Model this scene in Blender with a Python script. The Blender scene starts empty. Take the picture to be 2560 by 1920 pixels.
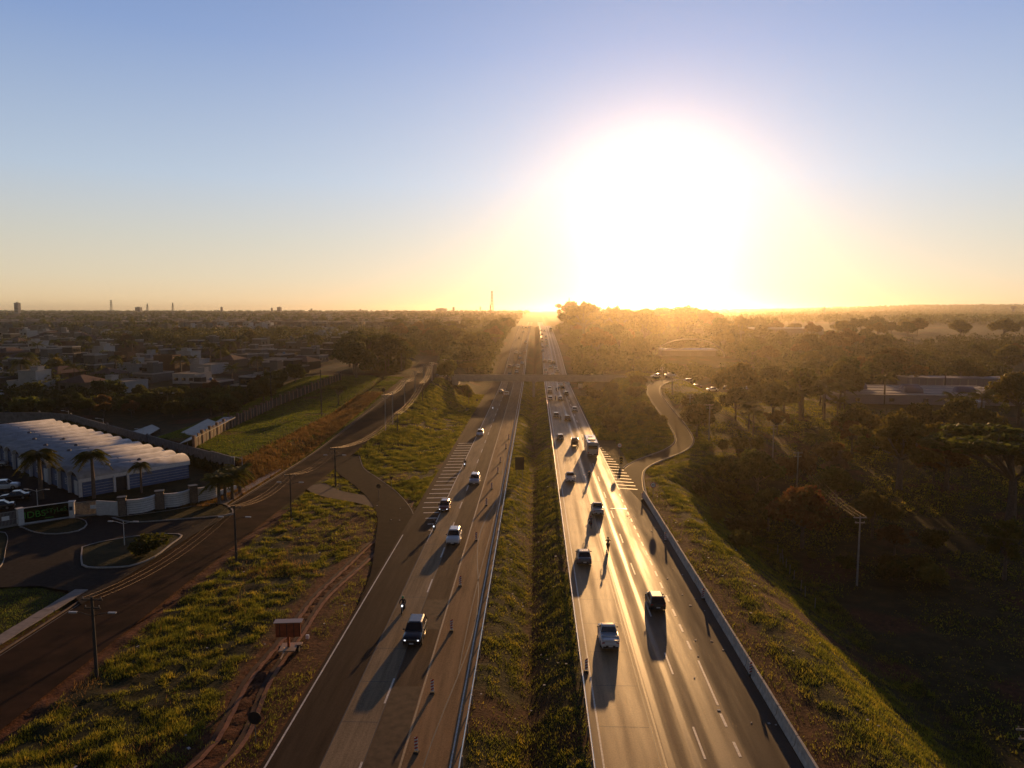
import bpy, bmesh, math, random
import numpy as np
from mathutils import Vector, Matrix
R = math.radians
rnd = random.Random(7)
S = bpy.context.scene
COL = S.collection
# ------------------------------------------------------------------ camera
CH = 32.0
PITCH = math.atan((960-779)/1775.0)
YAW = math.atan((1338-1280)/1775.0)
cam = bpy.data.cameras.new('camera'); cam_o = bpy.data.objects.new('camera', cam); COL.objects.link(cam_o)
cam.sensor_width = 36; cam.lens = 36*1775/2560; cam.clip_start = .5; cam.clip_end = 30000
cam_o.location = (0, 0, CH); cam_o.rotation_euler = (math.pi/2-PITCH, 0, YAW)
S.camera = cam_o
# ------------------------------------------------------------------ sky and sun
SUN_EL, SUN_AZ = 7.3, 9.3
w = bpy.data.worlds.new('World'); S.world = w; w.use_nodes = True
nt = w.node_tree; nt.nodes.clear()
def N(nt, t, **k):
    n = nt.nodes.new(t)
    for a, b in k.items(): setattr(n, a, b)
    return n
out = N(nt, 'ShaderNodeOutputWorld'); bg = N(nt, 'ShaderNodeBackground')
sky = N(nt, 'ShaderNodeTexSky', sky_type='NISHITA')
sky.sun_disc = False; sky.sun_elevation = R(SUN_EL); sky.sun_rotation = R(SUN_AZ)
sky.air_density = 1.0; sky.dust_density = 0.3; sky.ozone_density = 1.6; sky.altitude = 500
tc = N(nt, 'ShaderNodeTexCoord')
sd = Vector((math.sin(R(SUN_AZ))*math.cos(R(SUN_EL)), math.cos(R(SUN_AZ))*math.cos(R(SUN_EL)), math.sin(R(SUN_EL))))
dot = N(nt, 'ShaderNodeVectorMath', operation='DOT_PRODUCT'); dot.inputs[1].default_value = sd
nt.links.new(tc.outputs['Generated'], dot.inputs[0])
# aureole of the hazy air round the low sun: a power of the cosine to the sun
def glow(power, strength, col):
    mx = N(nt, 'ShaderNodeMath', operation='MAXIMUM'); mx.inputs[1].default_value = 0
    nt.links.new(dot.outputs['Value'], mx.inputs[0])
    p = N(nt, 'ShaderNodeMath', operation='POWER'); p.inputs[1].default_value = power
    nt.links.new(mx.outputs[0], p.inputs[0])
    m = N(nt, 'ShaderNodeVectorMath', operation='SCALE'); m.inputs[0].default_value = [c*strength for c in col]
    nt.links.new(p.outputs[0], m.inputs['Scale'])
    return m.outputs[0]
def addv(a, b):
    m = N(nt, 'ShaderNodeVectorMath', operation='ADD'); nt.links.new(a, m.inputs[0]); nt.links.new(b, m.inputs[1]); return m.outputs[0]
# the clear evening air: dust-yellow at the horizon going to pale blue overhead, the same all round
spz = N(nt, 'ShaderNodeSeparateXYZ'); nt.links.new(tc.outputs['Generated'], spz.inputs[0])
cr = N(nt, 'ShaderNodeValToRGB'); nt.links.new(spz.outputs['Z'], cr.inputs['Fac']); e = cr.color_ramp.elements
STOPS = [(0, (.87, .60, .31)), (.016, (.86, .645, .385)), (.045, (.76, .65, .47)), (.095, (.64, .625, .55)), (.17, (.48, .575, .70)), (.33, (.245, .36, .63)), (.385, (.20, .31, .58)), (.45, (.08, .13, .28)), (.55, (.035, .06, .14)), (1, (.018, .03, .08))]
e[0].position = 0; e[0].color = (*STOPS[0][1], 1); e[1].position = 1; e[1].color = (*STOPS[-1][1], 1)
for p_, c_ in STOPS[1:-1]: q_ = e.new(p_); q_.color = (*c_, 1)
def scaled(sock, k):
    m = N(nt, 'ShaderNodeVectorMath', operation='SCALE'); nt.links.new(sock, m.inputs[0]); m.inputs['Scale'].default_value = k; return m.outputs[0]
# away from the sun the sky is dimmer
mrf = N(nt, 'ShaderNodeMapRange', interpolation_type='SMOOTHSTEP'); nt.links.new(dot.outputs['Value'], mrf.inputs['Value'])
mrf.inputs['From Min'].default_value = -.5; mrf.inputs['From Max'].default_value = .8; mrf.inputs['To Min'].default_value = .28; mrf.inputs['To Max'].default_value = 1
fall = N(nt, 'ShaderNodeVectorMath', operation='SCALE'); nt.links.new(cr.outputs['Color'], fall.inputs[0]); nt.links.new(mrf.outputs[0], fall.inputs['Scale'])
acc = addv(scaled(sky.outputs[0], .08), scaled(fall.outputs[0], 9.35))
acc = addv(acc, glow(30, .5, (1, .93, .90)))
acc = addv(acc, glow(9, 1.9, (1, .88, .82)))
acc = addv(acc, glow(260, 4.5, (1, .92, .80)))
nt.links.new(acc, bg.inputs['Color']); bg.inputs['Strength'].default_value = 0.1
nt.links.new(bg.outputs[0], out.inputs['Surface'])
sl = bpy.data.lights.new('sun', 'SUN'); sl.energy = 5.0; sl.angle = R(.6); sl.color = (1, .54, .20)
so = bpy.data.objects.new('sun', sl); COL.objects.link(so); so.rotation_euler = (-sd).to_track_quat('-Z', 'Y').to_euler()
so.location = (20, 60, 90)
S.view_settings.view_transform = 'Standard'; S.view_settings.look = 'None'; S.view_settings.gamma = 1
S.view_settings.exposure = 0.0; S.view_settings.use_curve_mapping = False
HAZE = .00014
# ------------------------------------------------------------------ helpers
def ss(a, b, x):
    t = np.clip((np.asarray(x, float)-a)/(b-a), 0, 1); return t*t*(3-2*t)
def lerp(a, b, t): return a+(b-a)*t
_g = np.arange(-600, 12001, 5.0)
def prof(pts, sig=22):
    v = np.interp(_g, [p[0] for p in pts], [p[1] for p in pts])
    k = np.exp(-.5*(np.arange(-60, 61, 5.0)/sig)**2); k /= k.sum()
    v2 = np.convolve(np.pad(v, 12, 'edge'), k, 'valid')
    return lambda Y: np.interp(Y, _g, v2)
rH = prof([(0, 0), (325, 0), (420, 7.5), (560, 13.5), (680, 17.5), (740, 17.8), (950, 9), (1300, 8), (3000, 26), (5000, 30), (12000, 30)])
zRoadL = prof([(0, 0), (155, 0), (215, 3.6), (258, 7), (330, 7.4), (420, 9), (700, 15), (1200, 19), (2200, 25), (4200, 30), (12000, 30)], 10)
zCity = prof([(0, 0), (205, 0), (260, 4), (400, 9), (700, 14), (1200, 19), (2200, 25), (4200, 30.5), (12000, 31)], 18)
zRamp = prof([(0, 0), (158, 0), (178, 1.2), (200, 3.2), (222, 5.2), (240, 6.6), (256, 7), (310, 7), (420, 10), (640, 17), (900, 18), (1500, 14), (3000, 27), (12000, 30)], 8)
zFarR = prof([(0, -8), (125, -8), (215, 0), (260, 1.5), (400, 3), (600, 11), (900, 14), (1500, 14), (3000, 27), (4500, 33), (12000, 34)], 18)
WL = ((-58.0, 135.0), (-142.0, 205.0))        # line of the compound's back wall
def T(X, Y):
    X = np.asarray(X, float); Y = np.asarray(Y, float)
    h = rH(Y); zr = zRoadL(Y)
    lawn = np.maximum(zr, 3.0*ss(120, 140, Y))
    left = lerp(zr, lawn, ss(-51.5, -58, X))
    city = zCity(Y)
    left = lerp(left, city, ss(-84, -100, X))
    side = (X-WL[0][0])*(WL[1][1]-WL[0][1])-(Y-WL[0][1])*(WL[1][0]-WL[0][0])   # > 0 beyond the wall
    comp = ss(-30, 30, side)*ss(-56, -60, X)
    left = np.where(X < -56, lerp(np.zeros_like(left), left, np.maximum(comp, 1-ss(-56, -60, X))), left)
    zl = lerp(left, h, ss(-37.5, -23, X))
    rb = lerp(h, zRamp(Y), ss(20, 33, X))
    xs = 24+27*ss(132, 172, Y)
    low = zFarR(Y)+30*ss(700, 2600, X)*ss(1800, 3600, Y)*(.8+.2*np.sin(X/260.0))
    zrr = lerp(rb, low, ss(0, 16, X-xs))
    z = np.where(X < 0, zl, zrr)
    # median ditch
    m = np.clip(1-np.abs(X+.4)/3.6, 0, 1)
    z = z-1.9*m*ss(1200, 700, Y)
    z = z+8*ss(-600, -1500, X)*ss(2500, 4000, Y)*ss(-2600, -1200, X)*0
    return z
def T1(x, y): return float(T(np.array([x]), np.array([y]))[0])
cP, sP, cY, sY = math.cos(PITCH), math.sin(PITCH), math.cos(YAW), math.sin(YAW)
def ray(px, py):
    u = (px-1280)/1775.0; v = (py-960)/1775.0
    f = cP-v*sP; d = sP+v*cP
    return (u*cY-f*sY, u*sY+f*cY, -d)
def P(px, py, dz=0.0, far=6000):
    """the point of the terrain (raised by dz) seen at photo pixel px, py"""
    r = ray(px, py)
    t = np.concatenate([np.arange(30, 400, .5), np.arange(400, far, 4.0)])
    z = CH+r[2]*t-(T(r[0]*t, r[1]*t)+dz)
    i = np.argmax(z < 0)
    if z[i] >= 0: i = len(t)-1
    a = t[max(i-1, 0)]; b = t[i]; za, zb = z[max(i-1, 0)], z[i]
    tt = a+(b-a)*(za/(za-zb)) if za != zb else b
    return (r[0]*tt, r[1]*tt, CH+r[2]*tt-dz)
def at(px, py, D):
    r = ray(px, py); return (r[0]*D, r[1]*D, CH+r[2]*D)
def proj(x, y, z):
    X = x*cY+y*sY; F = -x*sY+y*cY; Z = z-CH
    dep = F*cP-Z*sP; up = F*sP+Z*cP
    if dep <= 1: return (-9999, 9999, dep)
    return (1280+1775*X/dep, 960-1775*up/dep, dep)
def vnoise(x, y, seed=0):
    x = np.asarray(x, float); y = np.asarray(y, float)
    xi = np.floor(x).astype(np.int64); yi = np.floor(y).astype(np.int64); fx = x-xi; fy = y-yi
    fx = fx*fx*(3-2*fx); fy = fy*fy*(3-2*fy)
    def hsh(a, b):
        n = (a*374761393+b*668265263+seed*1442695040) & 0xffffffff
        n = ((n ^ (n >> 13))*1274126177) & 0xffffffff
        return ((n ^ (n >> 16)) & 0xffff)/65535.0
    return lerp(lerp(hsh(xi, yi), hsh(xi+1, yi), fx), lerp(hsh(xi, yi+1), hsh(xi+1, yi+1), fx), fy)
def fbm(x, y, s=0, o=3):
    v = 0; a = .5
    for i in range(o): v = v+a*vnoise(x*2**i, y*2**i, s+i); a *= .5
    return v/(1-.5**o)
ORD = ['', 'first', 'second', 'third', 'fourth', 'fifth', 'sixth', 'seventh', 'eighth', 'ninth', 'tenth', 'eleventh', 'twelfth', 'thirteenth',
       'fourteenth', 'fifteenth', 'sixteenth', 'seventeenth', 'eighteenth', 'nineteenth']
TENS = {2: 'twent', 3: 'thirt', 4: 'fort', 5: 'fift', 6: 'sixt', 7: 'sevent', 8: 'eight', 9: 'ninet'}
def ordw(n):
    if n < 20: return ORD[n]
    if n >= 100: return ('hundredth' if n == 100 else ['', 'hundred', 'two hundred', 'three hundred'][n//100]+(' and '+ordw(n % 100) if n % 100 else 'th'))
    t, u = divmod(n, 10)
    return TENS[t]+'ieth' if u == 0 else TENS[t]+'y-'+ORD[u]
# ------------------------------------------------------------------ materials
MATS = {}
def mat(name, col, rough=.8, metal=0, noise=0, nscale=6, emis=None, estr=0, spec=.5, bump=0, trans=0, rndv=0, coat=0, col2=None):
    if name in MATS: return MATS[name]
    m = bpy.data.materials.new(name); m.use_nodes = True; MATS[name] = m
    t = m.node_tree; b = t.nodes['Principled BSDF']
    b.inputs['Base Color'].default_value = (*col, 1); b.inputs['Roughness'].default_value = rough
    b.inputs['Metallic'].default_value = metal; b.inputs['Specular IOR Level'].default_value = spec
    b.inputs['Coat Weight'].default_value = coat
    if emis: b.inputs['Emission Color'].default_value = (*emis, 1); b.inputs['Emission Strength'].default_value = estr
    csock = None
    if noise or col2:
        g = N(t, 'ShaderNodeNewGeometry'); n = N(t, 'ShaderNodeTexNoise'); n.inputs['Scale'].default_value = nscale; n.inputs['Detail'].default_value = 5
        t.links.new(g.outputs['Position'], n.inputs['Vector'])
        r = N(t, 'ShaderNodeMapRange'); r.inputs['From Min'].default_value = .3; r.inputs['From Max'].default_value = .7
        t.links.new(n.outputs['Fac'], r.inputs['Value'])
        mx = N(t, 'ShaderNodeMix', data_type='RGBA'); t.links.new(r.outputs[0], mx.inputs[0])
        c2 = col2 or tuple(min(1, c*(1+noise)) for c in col); c1 = col if col2 else tuple(c*(1-noise) for c in col)
        mx.inputs[6].default_value = (*c1, 1); mx.inputs[7].default_value = (*c2, 1)
        csock = mx.outputs[2]
        if bump:
            bp = N(t, 'ShaderNodeBump'); bp.inputs['Strength'].default_value = bump; bp.inputs['Distance'].default_value = .05
            t.links.new(n.outputs['Fac'], bp.inputs['Height']); t.links.new(bp.outputs[0], b.inputs['Normal'])
    if rndv:
        oi = N(t, 'ShaderNodeObjectInfo'); hs = N(t, 'ShaderNodeHueSaturation')
        mr = N(t, 'ShaderNodeMapRange'); mr.inputs['To Min'].default_value = 1-rndv; mr.inputs['To Max'].default_value = 1+rndv
        t.links.new(oi.outputs['Random'], mr.inputs['Value']); t.links.new(mr.outputs[0], hs.inputs['Value'])
        mh = N(t, 'ShaderNodeMapRange'); mh.inputs['To Min'].default_value = .5-.03*min(1, rndv*2); mh.inputs['To Max'].default_value = .5+.02*min(1, rndv*2)
        t.links.new(oi.outputs['Random'], mh.inputs['Value']); t.links.new(mh.outputs[0], hs.inputs['Hue'])
        if csock: t.links.new(csock, hs.inputs['Color'])
        else: hs.inputs['Color'].default_value = (*col, 1)
        csock = hs.outputs[0]
    if csock: t.links.new(csock, b.inputs['Base Color'])
    if trans:   # thin leaves and blades let light through
        tr = N(t, 'ShaderNodeBsdfTranslucent'); ms = N(t, 'ShaderNodeMixShader'); ms.inputs[0].default_value = trans
        if csock: t.links.new(csock, tr.inputs['Color'])
        else: tr.inputs['Color'].default_value = (*[min(1, c*1.6) for c in col], 1)
        o = t.nodes['Material Output']
        t.links.new(b.outputs[0], ms.inputs[1]); t.links.new(tr.outputs[0], ms.inputs[2]); t.links.new(ms.outputs[0], o.inputs['Surface'])
    return m
# ------------------------------------------------------------------ mesh builder
class MB:
    def __init__(s): s.v = []; s.f = []
    def add(s, vs, fs):
        o = len(s.v); s.v += [tuple(v) for v in vs]; s.f += [tuple(i+o for i in f) for f in fs]; return s
    def box(s, c, d, rz=0, top=1.0):
        x, y, z = d[0]/2, d[1]/2, d[2]/2; ca, sa = math.cos(rz), math.sin(rz); vs = []
        for k, (a, b, e) in enumerate([(-1, -1, -1), (1, -1, -1), (1, 1, -1), (-1, 1, -1), (-1, -1, 1), (1, -1, 1), (1, 1, 1), (-1, 1, 1)]):
            q = top if e > 0 else 1
            px, py = a*x*q, b*y*q
            vs.append((c[0]+px*ca-py*sa, c[1]+px*sa+py*ca, c[2]+e*z))
        return s.add(vs, [(0, 3, 2, 1), (4, 5, 6, 7), (0, 1, 5, 4), (1, 2, 6, 5), (2, 3, 7, 6), (3, 0, 4, 7)])
    def tube(s, pts, r, n=6, cap=True):
        rs = r if hasattr(r, '__len__') else [r]*len(pts); ring = []; vs = []; fs = []
        pts = [Vector(p) for p in pts]; prev = None
        for i, p in enumerate(pts):
            d = (pts[min(i+1, len(pts)-1)]-pts[max(i-1, 0)]).normalized()
            a = Vector((0, 0, 1)) if abs(d.z) < .9 else Vector((1, 0, 0))
            u = d.cross(a).normalized(); v_ = d.cross(u)
            for k in range(n):
                t = 2*math.pi*k/n; vs.append(p+(u*math.cos(t)+v_*math.sin(t))*rs[i])
        for i in range(len(pts)-1):
            for k in range(n):
                fs.append((i*n+k, i*n+(k+1) % n, (i+1)*n+(k+1) % n, (i+1)*n+k))
        if cap: fs += [tuple(range(n-1, -1, -1)), tuple((len(pts)-1)*n+k for k in range(n))]
        return s.add(vs, fs)
    def disc(s, c, r, axis='y', n=16, th=.03):
        a = {'x': Vector((1, 0, 0)), 'y': Vector((0, 1, 0)), 'z': Vector((0, 0, 1))}[axis]*th/2
        c = Vector(c); return s.tube([c-a, c+a], r, n)
    def prism(s, poly, z0, z1):
        n = len(poly); vs = [(p[0], p[1], z0) for p in poly]+[(p[0], p[1], z1) for p in poly]
        return s.add(vs, [tuple(range(n-1, -1, -1)), tuple(range(n, 2*n))]+[(i, (i+1) % n, n+(i+1) % n, n+i) for i in range(n)])
    def loft(s, secs, closed=True):
        n = len(secs[0]); vs = [p for q in secs for p in q]
        fs = [(i*n+k, i*n+(k+1) % n, (i+1)*n+(k+1) % n, (i+1)*n+k) for i in range(len(secs)-1) for k in range(n)]
        if closed: fs += [tuple(range(n-1, -1, -1)), tuple((len(secs)-1)*n+k for k in range(n))]
        return s.add(vs, fs)
    def mesh(s, name, m, smooth=False):
        me = bpy.data.meshes.new(name); me.from_pydata(s.v, [], s.f); me.update()
        bm = bmesh.new(); bm.from_mesh(me); bmesh.ops.recalc_face_normals(bm, faces=bm.faces); bm.to_mesh(me); bm.free()
        for mm in (m if isinstance(m, (list, tuple)) else [m]): me.materials.append(mm)
        if smooth: me.polygons.foreach_set('use_smooth', [True]*len(me.polygons))
        return me
    def build(s, name, m, parent=None, smooth=False, **k):
        return put(name, s.mesh(name, m, smooth), parent, **k)
def put(name, me, parent=None, loc=None, rz=None, **k):
    o = bpy.data.objects.new(name, me); COL.objects.link(o)
    if parent is not None: o.parent = parent
    if loc is not None: o.location = loc
    if rz is not None: o.rotation_euler = (0, 0, rz)
    for a, b in k.items(): o[a] = b
    return o
def thing(name, label, cat, loc=(0, 0, 0), rz=0, group=None):
    o = bpy.data.objects.new(name, None); COL.objects.link(o); o.location = loc; o.rotation_euler = (0, 0, rz)
    o.empty_display_size = .5
    o['label'] = label; o['category'] = cat
    if group: o['group'] = group
    return o
def tag(o, label, cat, group=None):
    o['label'] = label; o['category'] = cat
    if group: o['group'] = group
    return o
def dup(root, loc, rz=0, label=None, group=None, scale=None):
    r = root.copy(); COL.objects.link(r); r.location = loc; r.rotation_euler = (0, 0, rz)
    if label: r['label'] = label
    if group: r['group'] = group
    if scale is not None: r.scale = (scale,)*3 if not hasattr(scale, '__len__') else scale
    for ch in root.children:
        c = ch.copy(); COL.objects.link(c); c.parent = r
        for g in ch.children:
            d = g.copy(); COL.objects.link(d); d.parent = c
    return r
def npmesh(name, V, F, m, smooth=False):
    """V (n,3), F (k,3) or (k,4) arrays"""
    me = bpy.data.meshes.new(name); V = np.asarray(V, np.float32); F = np.asarray(F, np.int32); k = F.shape[1]
    me.vertices.add(len(V)); me.vertices.foreach_set('co', V.ravel())
    me.loops.add(F.size); me.loops.foreach_set('vertex_index', F.ravel())
    me.polygons.add(len(F)); me.polygons.foreach_set('loop_start', np.arange(0, F.size, k, dtype=np.int32))
    me.polygons.foreach_set('loop_total', np.full(len(F), k, np.int32))
    if smooth: me.polygons.foreach_set('use_smooth', np.ones(len(F), bool))
    me.materials.append(m); me.update(calc_edges=True); return me
# ------------------------------------------------------------------ road lines (used to grade the ground)
def dense(pts, step=1.5):
    """Catmull-Rom through the points"""
    P_ = [np.array(p, float) for p in pts]; P_ = [2*P_[0]-P_[1]]+P_+[2*P_[-1]-P_[-2]]; o = []
    for i in range(1, len(P_)-2):
        a, b, c, d = P_[i-1:i+3]; n = max(2, int(np.linalg.norm(c-b)/step))
        for t in np.arange(n)/n: o.append(.5*((2*b)+(c-a)*t+(2*a-5*b+4*c-d)*t*t+(3*b-3*c+d-a)*t**3))
    o.append(P_[-2]); return np.array(o)
def roadline(pts, hw, zs=None):
    c = dense(pts); z = T(c[:, 0], c[:, 1]) if zs is None else np.interp(c[:, 1], zs[0], zs[1])
    return dict(c=c, hw=hw, z=z)
SIDE = roadline([(-45.6, 20), (-45.6, 60), (-46, 110), (-45.4, 150), (-44.6, 185), (-43.6, 215), (-42.5, 240), (-42, 262)], 4.6)
RAMP = roadline([(16.9, 104), (17.3, 122)]+[P(*p)[:2] for p in [(1580, 1188), (1594, 1166), (1630, 1148), (1682, 1128), (1708, 1110), (1709, 1092), (1692, 1062), (1668, 1032), (1647, 1004), (1634, 980), (1641, 962)]]+[(52, 266), (62, 272)], 2.2)
SLIP = roadline([(-41.5, 153), (-37.5, 141), (-33, 133), (-27, 122), (-22.2, 110), (-19.5, 97), (-17.2, 84), (-16.6, 76)], 2.9)
TURN = roadline([(-41, 128), (-36, 122), (-29, 118), (-24, 114)], 2.2)
OVERL = roadline([(-31, 273), (-42, 273), (-55, 276), (-75, 284), (-110, 292), (-150, 300)], 4.4)
OVERR = roadline([(34, 273), (50, 273), (70, 275), (100, 279), (140, 284)], 4.4)
LEGN = roadline([(-42, 262), (-42.5, 273), (-47, 300), (-52, 340), (-58, 400)], 4.0)
STREET = roadline([(-190, 215), (-165, 228), (-143, 236), (-126, 262), (-120, 300)], 3.6)
LINES = [SIDE, RAMP, SLIP, TURN, OVERL, OVERR, LEGN, STREET]
# ------------------------------------------------------------------ ground
def lines_axis(segs):
    o = []
    for a, b, st in segs: o.append(np.arange(a, b, st))
    return np.unique(np.round(np.concatenate(o), 3))
gx = lines_axis([(-6400, -1500, 350), (-1500, -400, 60), (-400, -160, 12), (-160, -62, 2), (-62, 46, .6), (46, 120, 2), (120, 400, 10), (400, 1500, 60), (1500, 6401, 350)])
gy = lines_axis([(-350, 20, 30), (20, 40, 2), (40, 170, .7), (170, 340, 1.6), (340, 800, 8), (800, 2000, 40), (2000, 6401, 150)])
GX, GY = np.meshgrid(gx, gy, indexing='ij')
GZ = T(GX, GY)
def near_line(X, Y, L):
    d = np.full(X.shape, 1e9); z = np.zeros(X.shape); c = L['c']; pad = L['hw']+8
    msk = (X > c[:, 0].min()-pad) & (X < c[:, 0].max()+pad) & (Y > c[:, 1].min()-pad) & (Y < c[:, 1].max()+pad)
    xs, ys = X[msk], Y[msk]; dd = np.full(xs.shape, 1e9); zz = np.zeros(xs.shape)
    for p, q in zip(c, L['z']):
        e = np.hypot(xs-p[0], ys-p[1]); k = e < dd; dd[k] = e[k]; zz[k] = q
    d[msk] = dd; z[msk] = zz; return d, z
def in_poly(X, Y, poly):
    ins = np.zeros(X.shape, bool); n = len(poly)
    for i in range(n):
        x1, y1 = poly[i][:2]; x2, y2 = poly[(i+1) % n][:2]
        c = ((y1 > Y) != (y2 > Y)) & (X < (x2-x1)*(Y-y1)/(y2-y1+1e-12)+x1); ins ^= c
    return ins
FORE = [P(*p)[:2] for p in [(0, 1330), (190, 1300), (300, 1284), (420, 1303), (574, 1291), (486, 1338), (370, 1411), (204, 1514), (173, 1481), (100, 1468), (-120, 1475), (-260, 1400)]]
YARD = [P(*p)[:2] for p in [(-300, 1360), (190, 1290), (300, 1275), (201, 1243), (-120, 1120), (-400, 1180)]]
TRACK = dense([P(*p)[:2] for p in [(455, 1960), (560, 1850), (640, 1700), (720, 1590), (820, 1470), (930, 1370), (985, 1310), (1010, 1255)]], 1.0)
def track_d(X, Y):
    d = np.full(X.shape, 1e9)
    for p in TRACK[::2]: d = np.minimum(d, np.hypot(X-p[0], Y-p[1]))
    return d
paved = np.zeros(GX.shape, bool)
for L in LINES:
    d, z = near_line(GX, GY, L); k = ss(L['hw']+4, L['hw']+.6, d); GZ = np.where(d < 1e8, lerp(GZ, z-.14, k), GZ); paved |= d < L['hw']
hwy = ((GX > -19.3) & (GX < -5.3)) | ((GX > 4.3) & (GX < lerp(19.0, 15.4, ss(100, 150, GY))))
GZ = np.where(hwy, T(0*GX+12, GY)-.14, GZ)
dt = track_d(GX, GY)
near = (GY < 340) & (GX > -62) & (GX < 60)
n1 = fbm(GX/1.5, GY/1.5, 3); n2 = fbm(GX/7, GY/7, 11)
verge = (GX > -40.6) & (GX < -19.6) & (GY < 112)
grassy = near & ~paved & ~hwy & ~in_poly(GX, GY, FORE)
amp = np.where(verge, .5, .22)*ss(0, 2.5, np.abs(GX+19.3))*ss(0, 1.5, np.abs(GX-20))
GZ = np.where(grassy, GZ+amp*(n1-.5)*ss(2.2, 4.5, dt)+.25*(n2-.5)*ss(2, 5, dt)*(GX < -20), GZ)
GZ = np.where(grassy & (dt < 3), GZ-.22*np.exp(-((dt-1.0)/.4)**2), GZ)
def dirt_of(X, Y):
    dt = track_d(X, Y); n = fbm(X/2.1, Y/2.1, 5, 4)
    d = ss(3.4, 1.2, dt+(n-.5)*3)*(Y < 150)
    d = np.maximum(d, ss(-26, -21.5, X+(n-.5)*6)*(X < -19)*ss(125, 95, Y)*.85)
    d = np.maximum(d, ss(1.8, .5, np.abs(X+40.6)+(n-.5)*1.0)*(Y < 112))
    d = np.maximum(d, ss(.9, .3, np.abs(X+50.9)+(n-.5))*(Y < 150)*.7)
    d = np.maximum(d, ss(2.4, .6, np.abs(X-21.2)+(n-.5)*2.4)*(Y < 140)*.8)
    d = np.maximum(d, ss(1.3, .4, np.abs(X+.2)+(n-.5)*1.6)*.6)
    d = np.maximum(d, ss(.6, .72, fbm(X/9, Y/9, 40))*.7)
    d = np.maximum(d, ss(118, 108, Y+(n-.5)*8)*ss(88, 98, Y)*(X > -34)*(X < -19)*.8)
    return d
dirt = dirt_of(GX, GY)
nx, ny = GX.shape
V = np.stack([GX.ravel(), GY.ravel(), GZ.ravel()], 1)
ii = (np.arange(nx-1)[:, None]*ny+np.arange(ny-1)[None, :]).ravel()
F = np.stack([ii, ii+ny, ii+ny+1, ii+1], 1)
gm = bpy.data.materials.new('ground_soil_and_grass'); gm.use_nodes = True
t = gm.node_tree; b = t.nodes['Principled BSDF']; b.inputs['Roughness'].default_value = .95; b.inputs['Specular IOR Level'].default_value = .15
at_ = N(t, 'ShaderNodeAttribute', attribute_name='dirt'); g = N(t, 'ShaderNodeNewGeometry')
def noise(scale, det=5, rough=.55):
    n = N(t, 'ShaderNodeTexNoise'); n.inputs['Scale'].default_value = scale; n.inputs['Detail'].default_value = det; n.inputs['Roughness'].default_value = rough
    t.links.new(g.outputs['Position'], n.inputs['Vector']); return n.outputs['Fac']
def ramp(sock, stops):
    r = N(t, 'ShaderNodeValToRGB'); e = r.color_ramp.elements
    while len(e) > 1: e.remove(e[-1])
    e[0].position = stops[0][0]; e[0].color = (*stops[0][1], 1)
    for p, c in stops[1:]: q = e.new(p); q.color = (*c, 1)
    t.links.new(sock, r.inputs['Fac']); return r.outputs['Color']
gr = ramp(noise(.35, 8, .65), [(.3, (.014, .017, .005)), (.5, (.03, .032, .010)), (.62, (.055, .045, .016)), (.75, (.075, .04, .02))])
dr = ramp(noise(1.6, 7, .7), [(.3, (.04, .013, .007)), (.55, (.12, .042, .02)), (.75, (.23, .095, .048))])
mx = N(t, 'ShaderNodeMix', data_type='RGBA'); t.links.new(at_.outputs['Fac'], mx.inputs[0]); t.links.new(gr, mx.inputs[6]); t.links.new(dr, mx.inputs[7])
t.links.new(mx.outputs[2], b.inputs['Base Color'])
bp = N(t, 'ShaderNodeBump'); bp.inputs['Strength'].default_value = .9; bp.inputs['Distance'].default_value = .25
t.links.new(noise(2.2, 8, .7), bp.inputs['Height']); t.links.new(bp.outputs[0], b.inputs['Normal'])
me = npmesh('ground', V, F, gm, True)
a = me.attributes.new('dirt', 'FLOAT', 'POINT'); a.data.foreach_set('value', dirt.ravel().astype(np.float32))
put('ground', me, kind='structure')
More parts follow.
